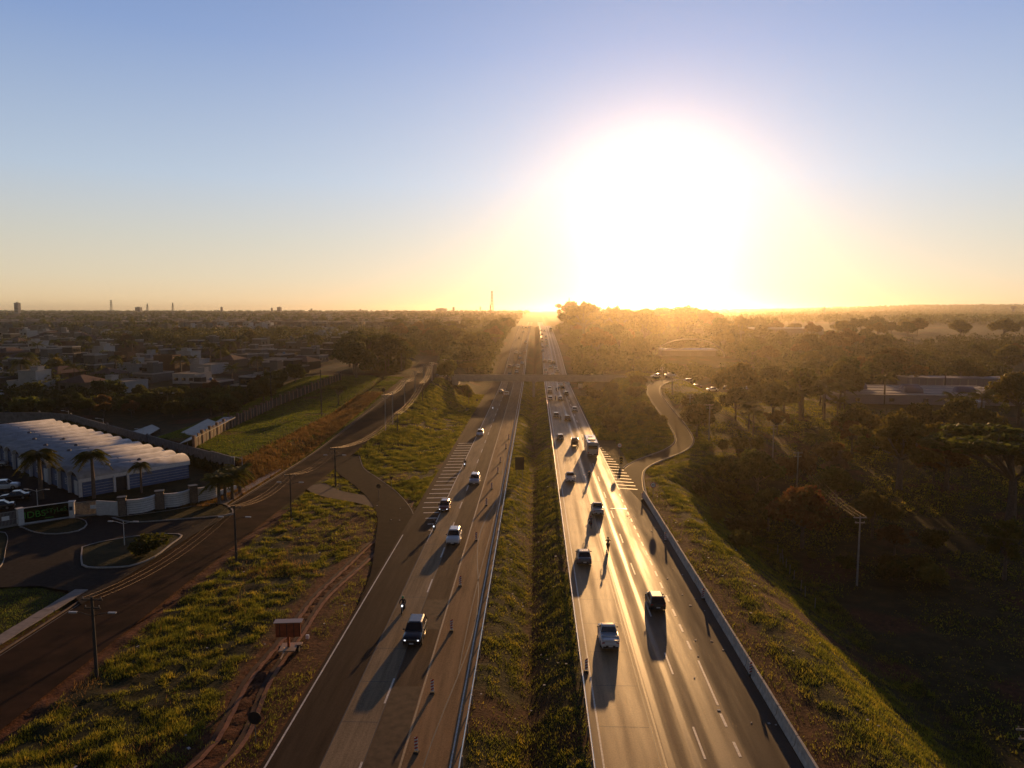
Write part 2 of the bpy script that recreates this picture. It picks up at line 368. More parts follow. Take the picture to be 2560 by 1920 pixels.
# ------------------------------------------------------------------ paving materials: bands across the road are different pavings, laid along it
def road_mat(name, bands, tracks, base_rough, wander=.12, grain=.25, spec=.5, yscale=.03):
    """bands: [(x, colour)] steps across X; tracks: [(x centre, half width, roughness change)] strips polished by tyres"""
    m = bpy.data.materials.new(name); m.use_nodes = True; t = m.node_tree; b = t.nodes['Principled BSDF']
    g = N(t, 'ShaderNodeNewGeometry'); sp = N(t, 'ShaderNodeSeparateXYZ'); t.links.new(g.outputs['Position'], sp.inputs[0])
    mp = N(t, 'ShaderNodeMapping'); mp.inputs['Scale'].default_value = (.5, yscale, 1); t.links.new(g.outputs['Position'], mp.inputs['Vector'])
    n = N(t, 'ShaderNodeTexNoise'); n.inputs['Scale'].default_value = 1; n.inputs['Detail'].default_value = 3; t.links.new(mp.outputs[0], n.inputs['Vector'])
    mw = N(t, 'ShaderNodeMath', operation='MULTIPLY_ADD'); t.links.new(n.outputs['Fac'], mw.inputs[0]); mw.inputs[1].default_value = wander*2; mw.inputs[2].default_value = -wander
    ad = N(t, 'ShaderNodeMath', operation='ADD'); t.links.new(sp.outputs['X'], ad.inputs[0]); t.links.new(mw.outputs[0], ad.inputs[1])
    x0, x1 = bands[0][0], bands[-1][0]
    mr = N(t, 'ShaderNodeMapRange'); mr.inputs['From Min'].default_value = x0; mr.inputs['From Max'].default_value = x1; t.links.new(ad.outputs[0], mr.inputs['Value'])
    cr = N(t, 'ShaderNodeValToRGB'); e = cr.color_ramp.elements
    e[0].position = 0; e[0].color = (*bands[0][1], 1); e[1].position = 1; e[1].color = (*bands[-1][1], 1)
    for i in range(1, len(bands)):
        p = (bands[i][0]-x0)/(x1-x0)
        if 0 < p < 1:
            q = e.new(p-.002); q.color = (*bands[i-1][1], 1); q = e.new(p+.002); q.color = (*bands[i][1], 1)
    t.links.new(mr.outputs[0], cr.inputs['Fac'])
    def nz(scale, det=6, ro=.6, vec=None):
        k = N(t, 'ShaderNodeTexNoise'); k.inputs['Scale'].default_value = scale; k.inputs['Detail'].default_value = det; k.inputs['Roughness'].default_value = ro
        t.links.new(vec or g.outputs['Position'], k.inputs['Vector']); return k.outputs['Fac']
    mg = N(t, 'ShaderNodeMapping'); mg.inputs['Scale'].default_value = (1.2, .09, 1); t.links.new(g.outputs['Position'], mg.inputs['Vector'])
    gsum = N(t, 'ShaderNodeMath', operation='ADD'); t.links.new(nz(9, 4, .8), gsum.inputs[0]); t.links.new(nz(1.3, 5, .6, mg.outputs[0]), gsum.inputs[1])
    gs = N(t, 'ShaderNodeMapRange'); gs.inputs['From Min'].default_value = .6; gs.inputs['From Max'].default_value = 1.4; gs.inputs['To Min'].default_value = 1-grain*1.6; gs.inputs['To Max'].default_value = 1+grain*1.6
    t.links.new(gsum.outputs[0], gs.inputs['Value'])
    mu = N(t, 'ShaderNodeVectorMath', operation='SCALE'); t.links.new(cr.outputs['Color'], mu.inputs[0]); t.links.new(gs.outputs[0], mu.inputs['Scale'])
    t.links.new(mu.outputs[0], b.inputs['Base Color'])
    acc = None
    for (xc, hw, dr_) in tracks:
        s1 = N(t, 'ShaderNodeMath', operation='SUBTRACT'); t.links.new(ad.outputs[0], s1.inputs[0]); s1.inputs[1].default_value = xc
        s2 = N(t, 'ShaderNodeMath', operation='ABSOLUTE'); t.links.new(s1.outputs[0], s2.inputs[0])
        s3 = N(t, 'ShaderNodeMapRange', interpolation_type='SMOOTHSTEP'); s3.inputs['From Min'].default_value = hw*.35; s3.inputs['From Max'].default_value = hw; s3.inputs['To Min'].default_value = dr_; s3.inputs['To Max'].default_value = 0
        t.links.new(s2.outputs[0], s3.inputs['Value'])
        if acc is None: acc = s3.outputs[0]
        else:
            q = N(t, 'ShaderNodeMath', operation='ADD'); t.links.new(acc, q.inputs[0]); t.links.new(s3.outputs[0], q.inputs[1]); acc = q.outputs[0]
    rn = N(t, 'ShaderNodeMapRange'); rn.inputs['From Min'].default_value = .3; rn.inputs['From Max'].default_value = .7; rn.inputs['To Min'].default_value = base_rough-.07; rn.inputs['To Max'].default_value = base_rough+.07
    t.links.new(nz(.7, 5, .6, mg.outputs[0]), rn.inputs['Value']); ro = rn.outputs[0]
    if acc is not None:
        q = N(t, 'ShaderNodeMath', operation='ADD'); t.links.new(ro, q.inputs[0]); t.links.new(acc, q.inputs[1]); ro = q.outputs[0]
    t.links.new(ro, b.inputs['Roughness']); b.inputs['Specular IOR Level'].default_value = spec
    bp = N(t, 'ShaderNodeBump'); bp.inputs['Strength'].default_value = .25; bp.inputs['Distance'].default_value = .01
    t.links.new(nz(14, 3, .7), bp.inputs['Height']); t.links.new(bp.outputs[0], b.inputs['Normal'])
    return m
ASPH = (.05, .045, .042); CONC = (.14, .12, .10); CONC2 = (.115, .09, .07)
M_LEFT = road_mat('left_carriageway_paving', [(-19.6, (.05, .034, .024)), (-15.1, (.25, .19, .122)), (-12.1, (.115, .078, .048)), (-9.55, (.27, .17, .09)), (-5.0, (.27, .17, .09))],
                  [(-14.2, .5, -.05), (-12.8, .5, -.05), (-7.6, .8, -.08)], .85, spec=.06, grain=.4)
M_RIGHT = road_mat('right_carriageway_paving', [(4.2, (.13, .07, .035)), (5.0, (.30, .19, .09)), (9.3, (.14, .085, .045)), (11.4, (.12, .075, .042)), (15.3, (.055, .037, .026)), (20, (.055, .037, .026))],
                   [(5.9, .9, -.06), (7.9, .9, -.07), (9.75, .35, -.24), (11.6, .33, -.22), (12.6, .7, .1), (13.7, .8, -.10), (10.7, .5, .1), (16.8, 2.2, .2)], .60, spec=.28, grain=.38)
M_ASPH = mat('worn_asphalt', (.018, .012, .009), .95, spec=.04, col2=(.06, .032, .02), nscale=.3, bump=.3)
M_RAMP = mat('ramp_asphalt', (.02, .012, .008), .85, spec=.06, noise=.25, nscale=1.0, bump=.2)
M_PAVE = mat('forecourt_asphalt', (.028, .022, .019), .95, spec=.1, noise=.3, nscale=2.0, bump=.3)  # darkened so the colour itself carries the shade lying over the forecourt
M_LINE = mat('worn_white_paint', (.62, .58, .52), .55, noise=.25, nscale=5)
M_YEL = mat('worn_yellow_paint', (.36, .25, .12), .5, noise=.25, nscale=5)
M_KERB = mat('kerb_concrete', (.33, .30, .27), .85, noise=.2, nscale=4)
M_CONC = mat('grey_concrete', (.22, .21, .19), .85, noise=.2, nscale=1.5, bump=.2)
M_SEAL = mat('bitumen_joint_seal', (.02, .017, .015), .5)
def strip(name, x0, x1, ys, m, dz=.03, parent=None, xf0=None, xf1=None, **k):
    """a sheet along the highway between x0 and x1 (numbers or functions of y)"""
    ys = np.array(ys, float); a = np.zeros(ys.shape)+(xf0(ys) if xf0 else x0); b_ = np.zeros(ys.shape)+(xf1(ys) if xf1 else x1)
    z = rH(ys)+dz; n = len(ys)
    V = np.concatenate([np.stack([a, ys, z], 1), np.stack([b_, ys, z], 1)]); i = np.arange(n-1)
    F = np.stack([i, i+n, i+n+1, i+1], 1); return put(name, npmesh(name, V, F, m), parent, **k)
hy = gy[(gy >= -30) & (gy <= 1500)]
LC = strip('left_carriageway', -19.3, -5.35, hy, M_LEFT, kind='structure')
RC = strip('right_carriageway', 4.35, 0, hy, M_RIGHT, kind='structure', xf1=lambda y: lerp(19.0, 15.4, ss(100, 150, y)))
def hline(name, par, x, y0, y1, wd, m, dz=.038, dx=None):
    ys = hy[(hy > y0) & (hy < y1)]
    f0 = (lambda y: x+(dx(y) if dx else 0)-wd/2); f1 = (lambda y: x+(dx(y) if dx else 0)+wd/2)
    return strip(name, 0, 0, np.concatenate([[y0], ys, [y1]]), m, dz, par, xf0=f0, xf1=f1)
hline('edge_line', LC, -18.95, 20, 99, .14, M_LINE); hline('lane_line', LC, -15.05, 96, 760, .13, M_LINE)
hline('edge_line', LC, -9.45, 20, 760, .16, M_YEL); hline('edge_line', LC, -5.9, 20, 760, .13, M_LINE)
hline('joint', LC, -15.1, 20, 98, .07, M_SEAL); hline('joint', LC, -12.12, 20, 98, .06, M_SEAL)
hline('skid_mark', LC, -7.0, 40, 120, .1, M_SEAL, dx=lambda y: .9*np.sin(y/9.0)); hline('skid_mark', LC, -6.5, 60, 160, .08, M_SEAL, dx=lambda y: .3*np.sin(y/15.0))
hline('edge_line', RC, 4.95, 20, 760, .14, M_LINE); hline('lane_line', RC, 9.35, 20, 760, .17, M_YEL)
hline('joint', RC, 8.98, 20, 160, .06, M_SEAL); hline('edge_line', RC, 15.1, 150, 760, .14, M_LINE)
hline('edge_line', RC, 15.0, 55.5, 63, .17, M_LINE, dx=lambda y: .1*(y-55)/8)
dash = bpy.data.meshes.new('dash'); dash.from_pydata([(-.08, -2, 0), (.08, -2, 0), (.08, 2, 0), (-.08, 2, 0)], [], [(0, 1, 2, 3)]); dash.materials.append(M_LINE)
sdash = bpy.data.meshes.new('short_dash'); sdash.from_pydata([(-.1, -.9, 0), (.1, -.9, 0), (.1, .9, 0), (-.1, .9, 0)], [], [(0, 1, 2, 3)]); sdash.materials.append(M_LINE)
def dashes(par, me, x, ys, dz=.04):
    for y in ys: put('dash', me, par, (x, y, float(rH(y))+dz))
dashes(LC, dash, -12.25, np.arange(45.3, 300, 11.6)); dashes(LC, dash, -12.25, np.arange(300, 330, 11.6))
dashes(RC, dash, 12.3, np.arange(50.4, 300, 12.0))
dashes(RC, sdash, 14.9, list(np.arange(38.4, 55, 3.75))+list(np.arange(66, 126, 3.75)))
# hatched gores
def gore(par, x0f, x1f, y0, y1, st, slope):
    for y in np.arange(y0, y1, st):
        a, b_ = x0f(y), x1f(y); m = MB(); q = float(rH(y))+.042
        m.add([(a, y, q), (b_, y+slope*(b_-a), q), (b_, y+slope*(b_-a)+.38, q), (a, y+.38, q)], [(0, 1, 2, 3)]); m.build('hatch', M_LINE, par)
gore(LC, lambda y: -15.3-3.3*float(ss(98, 116, y)), lambda y: -15.2, 101, 172, 3.0, .12)
gore(RC, lambda y: 15.2, lambda y: 15.35+3.2*float(ss(176, 132, y)), 127, 176, 2.6, -.25)
hline('edge_line', RC, 15.2, 126, 176, .14, M_LINE)
mat('patched_asphalt', (.085, .058, .038), .85, noise=.4, nscale=1.5, spec=.2); pl = MB(); rr = random.Random(3)      # cross patches and cuts in the concrete
for (x0, x1, y0, y1, m) in [(-12.0, -9.6, 38, 57.6, 'patched_asphalt'), (-12.0, -9.6, 68.5, 76, 'patched_asphalt')]:
    q = MB(); q.add([(x0, y0, .036), (x1, y0, .036), (x1, y1, .036), (x0, y1, .036)], [(0, 1, 2, 3)]); q.build('patch', MATS[m], LC)
for y in np.arange(40, 170, 6.1):
    for (par, a, b_) in ((LC, -15.0, -12.2), (RC, 5.1, 8.9)):
        q = MB(); q.add([(a, y, .035), (b_, y, .035), (b_, y+.05, .035), (a, y+.05, .035)], [(0, 1, 2, 3)]); q.build('joint', M_SEAL, par)
q = MB(); q.add([(12.4, 113.5, .044), (15, 113.2, .044), (15, 113.9, .044), (12.4, 113.9, .044)], [(0, 1, 2, 3)]); q.build('crossing_strip', mat('polished_tar', (.09, .08, .07), .22), RC)
def ribbon(name, L, m, dz=.0, hw=None, off=0, parent=None, **k):
    c = L['c']; hw = hw or L['hw']; d = np.gradient(c, axis=0); d /= np.linalg.norm(d, axis=1)[:, None]; nn = np.stack([d[:, 1], -d[:, 0]], 1)
    a = c+nn*(off-hw); b_ = c+nn*(off+hw); z = (L['z']+dz)[:, None]; n = len(c)
    V = np.concatenate([np.hstack([a, z]), np.hstack([b_, z])]); i = np.arange(n-1)
    return put(name, npmesh(name, V, np.stack([i, i+n, i+n+1, i+1], 1), m), parent, **k)
M_DIM = mat('faded_road_paint', (.16, .13, .10), .7, noise=.3, nscale=4)
def cut(L, y0): k = L['c'][:, 1] >= y0; return dict(c=L['c'][k], hw=L['hw'], z=L['z'][k])
SR = ribbon('side_road', SIDE, M_ASPH, kind='structure')
ribbon('edge_line', SIDE, M_DIM, .01, .05, -4.3, SR)
RR = ribbon('exit_ramp', RAMP, M_RAMP, .012, kind='structure')
ribbon('edge_line', cut(RAMP, 120), M_DIM, .022, .06, 1.95, RR); ribbon('edge_line', cut(RAMP, 143), M_DIM, .022, .06, -1.95, RR)
SP = ribbon('slip_road', SLIP, mat('slip_asphalt', (.028, .019, .013), .95, spec=.05, noise=.3, nscale=1), .008, kind='structure')
ribbon('edge_line', SLIP, M_DIM, .018, .06, -2.7, SP)
ribbon('dirt_turnout', TURN, mat('packed_dirt', (.055, .027, .016), .9, noise=.3, nscale=1), -.02, kind='structure')
ribbon('overpass_approach', OVERL, M_ASPH, .006, kind='structure'); ribbon('overpass_approach', OVERR, M_ASPH, .006, kind='structure')
ribbon('side_road', LEGN, M_ASPH, -.004, kind='structure'); ribbon('residential_street', STREET, M_ASPH, .0, kind='structure')
def kerb_along(name, L, off, wd=.16, h=.13, m=None, y0=-99):
    L = cut(L, y0); c = L['c']; d = np.gradient(c, axis=0); d /= np.linalg.norm(d, axis=1)[:, None]; nn = np.stack([d[:, 1], -d[:, 0]], 1)
    a = c+nn*(off-wd/2); b_ = c+nn*(off+wd/2); z = L['z']; n = len(c)
    V = np.concatenate([np.column_stack([a, z-.1]), np.column_stack([a, z+h]), np.column_stack([b_, z+h]), np.column_stack([b_, z-.1])]); i = np.arange(n-1)
    F = np.concatenate([np.stack([i+k*n, i+k*n+1, i+(k+1)*n+1, i+(k+1)*n], 1) for k in range(3)])
    return put(name, npmesh(name, V, F, m or M_KERB), kind='structure')
kerb_along('kerb', RAMP, 2.3, y0=121); kerb_along('kerb', RAMP, -2.3, y0=143); kerb_along('kerb', SIDE, -4.75, h=.1, m=mat('dusty_kerb', (.13, .09, .065), .9, noise=.3, nscale=2))
def sheet(name, poly, z, m, **k):
    bm = bmesh.new(); vs = [bm.verts.new((p[0], p[1], z)) for p in poly]; bm.faces.new(vs); bmesh.ops.triangulate(bm, faces=bm.faces)
    bmesh.ops.recalc_face_normals(bm, faces=bm.faces)
    me = bpy.data.meshes.new(name); bm.to_mesh(me); bm.free(); me.materials.append(m)
    if me.polygons[0].normal.z < 0: me.flip_normals()
    return put(name, me, **k)
sheet('forecourt', FORE, .14, M_PAVE, kind='structure'); sheet('parking_yard', YARD, .13, mat('yard_asphalt', (.02, .017, .016), .95, spec=.1, noise=.3, nscale=2), kind='structure')  # yard asphalt darkened too, in place of the shade falling there
# ------------------------------------------------------------------ haze
hz = bpy.data.materials.new('haze'); hz.use_nodes = True; t = hz.node_tree; t.nodes.clear()
pv = N(t, 'ShaderNodeVolumePrincipled'); pv.inputs['Color'].default_value = (.97, .86, .70, 1); pv.inputs['Density'].default_value = HAZE; pv.inputs['Anisotropy'].default_value = .9
t.links.new(pv.outputs[0], N(t, 'ShaderNodeOutputMaterial').inputs['Volume'])
hb = MB(); hb.box((0, 3000, 34), (12990, 6990, 84)); hb.build('haze', hz, kind='stuff')
# ------------------------------------------------------------------ grass: upright blades, each a thin triangle, standing in clumps
def grass_mat(name, c1, c2, c3, trans=.55):
    m = bpy.data.materials.new(name); m.use_nodes = True; t = m.node_tree; b = t.nodes['Principled BSDF']; b.inputs['Roughness'].default_value = .7; b.inputs['Specular IOR Level'].default_value = .2
    g = N(t, 'ShaderNodeNewGeometry'); n = N(t, 'ShaderNodeTexNoise'); n.inputs['Scale'].default_value = .55; n.inputs['Detail'].default_value = 6; n.inputs['Roughness'].default_value = .7
    t.links.new(g.outputs['Position'], n.inputs['Vector'])
    r = N(t, 'ShaderNodeValToRGB'); e = r.color_ramp.elements; e[0].position = .32; e[0].color = (*c1, 1); e[1].position = .72; e[1].color = (*c3, 1)
    q = e.new(.5); q.color = (*c2, 1); t.links.new(n.outputs['Fac'], r.inputs['Fac']); t.links.new(r.outputs[0], b.inputs['Base Color'])
    tr = N(t, 'ShaderNodeBsdfTranslucent'); sc = N(t, 'ShaderNodeVectorMath', operation='SCALE'); sc.inputs['Scale'].default_value = 1.5
    t.links.new(r.outputs[0], sc.inputs[0]); t.links.new(sc.outputs[0], tr.inputs['Color'])
    ms = N(t, 'ShaderNodeMixShader'); ms.inputs[0].default_value = trans
    t.links.new(b.outputs[0], ms.inputs[1]); t.links.new(tr.outputs[0], ms.inputs[2]); t.links.new(ms.outputs[0], t.nodes['Material Output'].inputs['Surface']); return m
G_GREEN = grass_mat('rough_green_grass', (.035, .045, .008), (.14, .15, .02), (.36, .27, .034), .62)
G_LAWN = grass_mat('mown_grass', (.05, .08, .011), (.10, .13, .018), (.18, .175, .027), .62)
G_DRY = grass_mat('dry_grass', (.09, .055, .02), (.17, .10, .035), (.26, .18, .06), .5)
from mathutils.bvhtree import BVHTree
rs = np.random.RandomState(5)
_ix = lambda x: np.clip(np.searchsorted(gx, x)-1, 0, len(gx)-2)
_iy = lambda y: np.clip(np.searchsorted(gy, y)-1, 0, len(gy)-2)
def gz(x, y):
    """height of the built ground mesh"""
    i, j = _ix(x), _iy(y); u = (x-gx[i])/(gx[i+1]-gx[i]); v = (y-gy[j])/(gy[j+1]-gy[j])
    return (GZ[i, j]*(1-u)+GZ[i+1, j]*u)*(1-v)+(GZ[i, j+1]*(1-u)+GZ[i+1, j+1]*u)*v
def on_line(x, y, pad=.1):
    o = np.zeros(x.shape, bool)
    for L in LINES:
        d, _ = near_line(x, y, L); o |= d < L['hw']+pad
    return o
def blades(name, x0, x1, y0, y1, n, h, w_, m, label=None, keep=None, clump=1.4, thr=.4, seed=0, dirtk=1.0):
    x = rs.uniform(x0, x1, n); y = y0+(y1-y0)*rs.uniform(0, 1, n)**1.15
    c = .62*fbm(x/clump, y/clump, seed+20, 4)+.38*fbm(x/(clump*5.3), y/(clump*4.1), seed+60, 3); d = dirt_of(x, y)
    ok = (c > thr+rs.uniform(-.11, .07, n)) & (rs.uniform(0, 1, n) > d*dirtk) & ~on_line(x, y)
    ok &= ~((x > -19.5) & (x < -5.1)) & ~((x > 4.2) & (x < lerp(19.6, 15.8, ss(100, 150, y)))) & ~in_poly(x, y, FORE) & ~in_poly(x, y, YARD)
    if keep is not None: ok &= keep(x, y)
    x, y, c = x[ok], y[ok], c[ok]; n = len(x)
    H = h*(.35+1.5*np.clip(c-thr, 0, 1)**.8+1.1*rs.uniform(0, 1, n)**5); far = 1+np.clip((y-70)/120, 0, 1.2); W = w_*(.6+.8*rs.uniform(0, 1, n))*far
    a = rs.uniform(0, 6.283, n); z = gz(x, y)-.03; la = rs.uniform(0, 6.283, n); ll = H*rs.uniform(.1, .75, n)
    A = np.stack([x-np.cos(a)*W/2, y-np.sin(a)*W/2, z], 1); B = np.stack([x+np.cos(a)*W/2, y+np.sin(a)*W/2, z], 1)
    C = np.stack([x+np.cos(la)*ll, y+np.sin(la)*ll, z+H], 1)
    V = np.stack([A, B, C], 1).reshape(-1, 3); F = np.arange(3*n).reshape(-1, 3)
    return put(name, npmesh(name, V, F, m), kind='stuff', label=label or name)
blades('grass', -40.9, -19.5, 38, 152, 560000, .30, .05, G_GREEN, 'rough uneven grass between side road and highway', thr=.5, seed=1, clump=1.15)
blades('dry_grass', -40.5, -22, 38, 120, 42000, .5, .05, G_DRY, 'dry straw-coloured tufts in the rough verge', thr=.62, seed=7, clump=3)
blades('grass', -5.0, 4.1, 40, 330, 190000, .24, .07, G_GREEN, 'grass lining the drainage ditch between the carriageways', thr=.44, seed=2, clump=.9)
blades('grass', 19.9, 42, 38, 190, 300000, .30, .06, G_GREEN, 'grass on the berm beyond the concrete barrier', thr=.46, seed=3, clump=1.5)
blades('grass', -41, -18.9, 150, 272, 150000, .36, .12, G_GREEN, 'long grass on the embankment below the overpass', thr=.44, seed=4, clump=2.2)
blades('dry_grass', -59, -50.8, 112, 235, 60000, .38, .1, G_DRY, 'brown dry grass on the cut bank above the side road', thr=.3, seed=12, clump=2)
blades('grass', -92, -50, 110, 275, 190000, .14, .12, G_LAWN, 'mown lawn between the fence and the side road', thr=.15, seed=5, clump=5,
       keep=lambda x, y: ((x-WL[0][0])*(WL[1][1]-WL[0][1])-(y-WL[0][1])*(WL[1][0]-WL[0][0]) > 0) | (x > -58))
LAWNP = [P(*p)[:2] for p in [(-250, 1470), (0, 1466), (100, 1470), (168, 1482), (190, 1504), (0, 1622), (-250, 1780)]]
blades('grass', -75, -50, 50, 92, 70000, .10, .07, G_LAWN, 'short lawn at the bottom left corner beside the pavement', thr=.1, seed=6, keep=lambda x, y: in_poly(x, y, LAWNP))
blades('grass', 15.8, 38, 176, 268, 80000, .4, .15, G_GREEN, 'grass on the slope between highway and exit ramp', thr=.42, seed=8, clump=3)
blades('grass', 42, 110, 60, 290, 130000, .3, .18, G_GREEN, 'shaded pasture below the embankment', thr=.45, seed=9, clump=6)
for side_ in (-.95, .85):      # the two wheel ruts of the dirt track, sunlit edges put into the colour
    c = TRACK[:, :2]; d_ = np.gradient(c, axis=0); d_ /= np.linalg.norm(d_, axis=1)[:, None]; nn = np.stack([d_[:, 1], -d_[:, 0]], 1)
    for (o_, w_, m_) in [(0, .22, mat('rut_soil', (.05, .017, .009), .95, noise=.4, nscale=3)), (.42, .2, mat('lit_red_soil', (.30, .12, .06), .95, noise=.35, nscale=3))]:
        wob = .25*np.sin(np.arange(len(c))*.11+side_)+.12*np.sin(np.arange(len(c))*.37)
        a = c+nn*(side_+o_+wob-w_)[:, None]; b_ = c+nn*(side_+o_+wob+w_)[:, None]; za = np.maximum(gz(a[:, 0], a[:, 1]), gz(b_[:, 0], b_[:, 1]))+.03; n = len(c); i = np.arange(n-1)
        put('dirt_track_rut' if o_ == 0 else 'dirt_track_ridge', npmesh('rut', np.concatenate([np.column_stack([a, za]), np.column_stack([b_, za+(.05 if o_ else 0)])]), np.stack([i, i+n, i+n+1, i+1], 1), m_), kind='structure')
lm_ = MB(); lr = random.Random(12)
for _ in range(110):
    x, y = lr.choice([(lr.uniform(-38, -20), lr.uniform(42, 120)), (lr.uniform(19.8, 30), lr.uniform(42, 130)), (lr.uniform(-4.5, 3.8), lr.uniform(45, 150)), (lr.uniform(14, 18.8), lr.uniform(45, 110))])
    lm_.box((x, y, float(gz(np.array([x]), np.array([y]))[0])+(.2 if not 14 < x < 19 else .19)), (lr.uniform(.08, .3), lr.uniform(.06, .2), .03), lr.uniform(0, 3))
lm_.build('litter', mat('scrap_paper', (.45, .42, .4), .7), kind='stuff', label='small pale scraps of litter on the verges')
# ------------------------------------------------------------------ vehicles
M_GLASS = mat('dark_car_glass', (.012, .013, .015), .06, spec=.8); M_TYRE = mat('tyre_rubber', (.018, .018, .018), .85); M_RIM = mat('alloy_rim', (.35, .35, .36), .35, metal=.8)
M_TAIL = mat('red_tail_lamp', (.35, .015, .012), .25); M_HEAD = mat('clear_headlamp', (.75, .75, .78), .12); M_PLATE = mat('number_plate', (.7, .7, .68), .5)
M_TRIM = mat('black_trim', (.02, .02, .022), .6); M_LIT = mat('lit_headlamp', (.9, .9, .95), .2, emis=(.9, .92, 1), estr=2.2)
def paint(name, c, rough=.28, metal=.15): return mat(name, c, rough, metal=metal, coat=.6)
PAINTS = {'white': paint('white_car_paint', (.68, .68, .68), .3, 0), 'black': paint('black_car_paint', (.012, .013, .016)), 'silver': paint('silver_car_paint', (.42, .43, .45), .3, .5),
          'grey': paint('grey_car_paint', (.13, .135, .145)), 'red': paint('dark_red_car_paint', (.16, .02, .018)), 'blue': paint('dark_blue_car_paint', (.02, .035, .09)), 'beige': paint('beige_car_paint', (.32, .28, .22))}
KINDS = {  # length, width, belt height, roof height, stations of the cabin (hood start ... tail), ride height
    'hatchback': dict(L=3.95, W=1.72, belt=.92, roof=1.48, hood=(-.98, -.42), cab=(-.42, .72, 1.0), tailz=.98, hoodz=.88),
    'sedan': dict(L=4.45, W=1.76, belt=.93, roof=1.45, hood=(-1.0, -.40), cab=(-.40, .42, .70), tailz=1.0, hoodz=.90),
    'suv': dict(L=4.4, W=1.86, belt=1.05, roof=1.68, hood=(-1.0, -.40), cab=(-.40, .80, 1.0), tailz=1.08, hoodz=1.02),
    'pickup': dict(L=4.6, W=1.74, belt=1.0, roof=1.58, hood=(-1.0, -.46), cab=(-.46, .06, .14), tailz=1.0, hoodz=.95),
}
def car_meshes(kind, colour):
    k = KINDS[kind]; L, W, belt, roof = k['L'], k['W'], k['belt'], k['roof']; h = L/2; w = W/2; pm = PAINTS[colour]; D = {}
    # front at -y. lower body: closed sections along the length
    def sec(y, zb, zt, hw, sh=.0):
        return [(-hw*.88, y, zb), (-hw, y, zb+.18), (-hw, y, zt-.16), (-hw*.93, y, zt-.03), (-hw*.7, y, zt+sh), (hw*.7, y, zt+sh), (hw*.93, y, zt-.03), (hw, y, zt-.16), (hw, y, zb+.18), (hw*.88, y, zb)]
    hz_, tz = k['hoodz'], k['tailz']; m = MB()
    m.loft([sec(-h, .34, hz_-.26, w*.86), sec(-h+.10, .24, hz_-.14, w*.95), sec(-h+.45, .2, hz_-.03, w, .03), sec(k['cab'][0]*h, .2, belt-.01, w, .03), sec(0, .19, belt, w, .0),
            sec(h*.55, .2, belt+.01, w, 0), sec(h-.35, .22, tz, w*.99, .01), sec(h-.07, .27, tz-.05, w*.95), sec(h, .36, tz-.20, w*.9)])
    if kind == 'pickup':   # open load bed sunk behind the cab
        m.box((0, h*.58, tz+.05), (W*.98, .0+.05, .10)); m.box((-w*.93, h*.57, tz+.06), (.09, h*.78, .12)); m.box((w*.93, h*.57, tz+.06), (.09, h*.78, .12)); m.box((0, h-.06, tz+.06), (W*.9, .08, .12))
    for sx in (-1, 1): m.box((sx*(w+.0), 0, .26), (.06, L*.48, .10))
    D['body'] = m.mesh('body', pm, True)
    y0, y1, y2 = [c*h for c in k['cab']]; yw = y0+.62; yr = y1 if kind != 'pickup' else y1
    g = MB(); wt, wb = w*.74, w*.93
    def gs(y, z, hw): return [(-hw, y, z), (hw, y, z)]
    yb = min(y2, h-.12)
    V = [(-wb, y0-.05, belt-.03), (wb, y0-.05, belt-.03), (wb, yb, belt-.03), (-wb, yb, belt-.03), (-wt, yw, roof-.05), (wt, yw, roof-.05), (wt, yr-.06, roof-.05), (-wt, yr-.06, roof-.05)]
    g.add(V, [(0, 3, 2, 1), (4, 5, 6, 7), (0, 1, 5, 4), (1, 2, 6, 5), (2, 3, 7, 6), (3, 0, 4, 7)]); D['window_glass'] = g.mesh('window_glass', M_GLASS)
    r = MB(); r.loft([[(-wt*.9, yw-.06, roof-.06), (wt*.9, yw-.06, roof-.06), (wt*.86, yw-.04, roof-.02), (-wt*.86, yw-.04, roof-.02)],
                      [(-wt*1.02, yw+.12, roof-.06), (wt*1.02, yw+.12, roof-.06), (wt*.84, yw+.12, roof+.03), (-wt*.84, yw+.12, roof+.03)],
                      [(-wt*1.02, yr-.2, roof-.06), (wt*1.02, yr-.2, roof-.06), (wt*.84, yr-.2, roof+.02), (-wt*.84, yr-.2, roof+.02)],
                      [(-wt*.94, yr, roof-.09), (wt*.94, yr, roof-.09), (wt*.84, yr, roof-.04), (-wt*.84, yr, roof-.04)]])
    for sx in (-1, 1):     # pillars
        r.tube([(sx*wb, y0-.03, belt-.02), (sx*wt*1.0, yw, roof-.05)], .035, 4); r.tube([(sx*wb, yb, belt-.02), (sx*wt, yr-.06, roof-.05)], .05, 4)
        ym = (yw+yr)/2; r.tube([(sx*wb*1.0, ym, belt-.02), (sx*wt*1.01, ym, roof-.05)], .035, 4)
    D['roof'] = r.mesh('roof', pm, False)
    t = MB(); t.tube([(-.11, 0, 0), (.11, 0, 0)], .32 if kind != 'suv' else .36, 16); D['tyre'] = t.mesh('tyre', M_TYRE, False)
    t = MB(); t.tube([(-.115, 0, 0), (.115, 0, 0)], .2, 12); D['rim'] = t.mesh('rim', M_RIM)
    t = MB(); t.box((0, 0, 0), (.34, .10, .14)); D['headlight'] = t.mesh('headlight', M_HEAD)
    t = MB(); t.box((0, 0, 0), (.26, .10, .2)); D['tail_light'] = t.mesh('tail_light', M_TAIL)
    t = MB(); t.box((0, 0, 0), (.17, .1, .12)); D['mirror'] = t.mesh('mirror', M_TRIM)
    t = MB(); t.box((0, 0, 0), (.4, .02, .13)); D['number_plate'] = t.mesh('number_plate', M_PLATE)
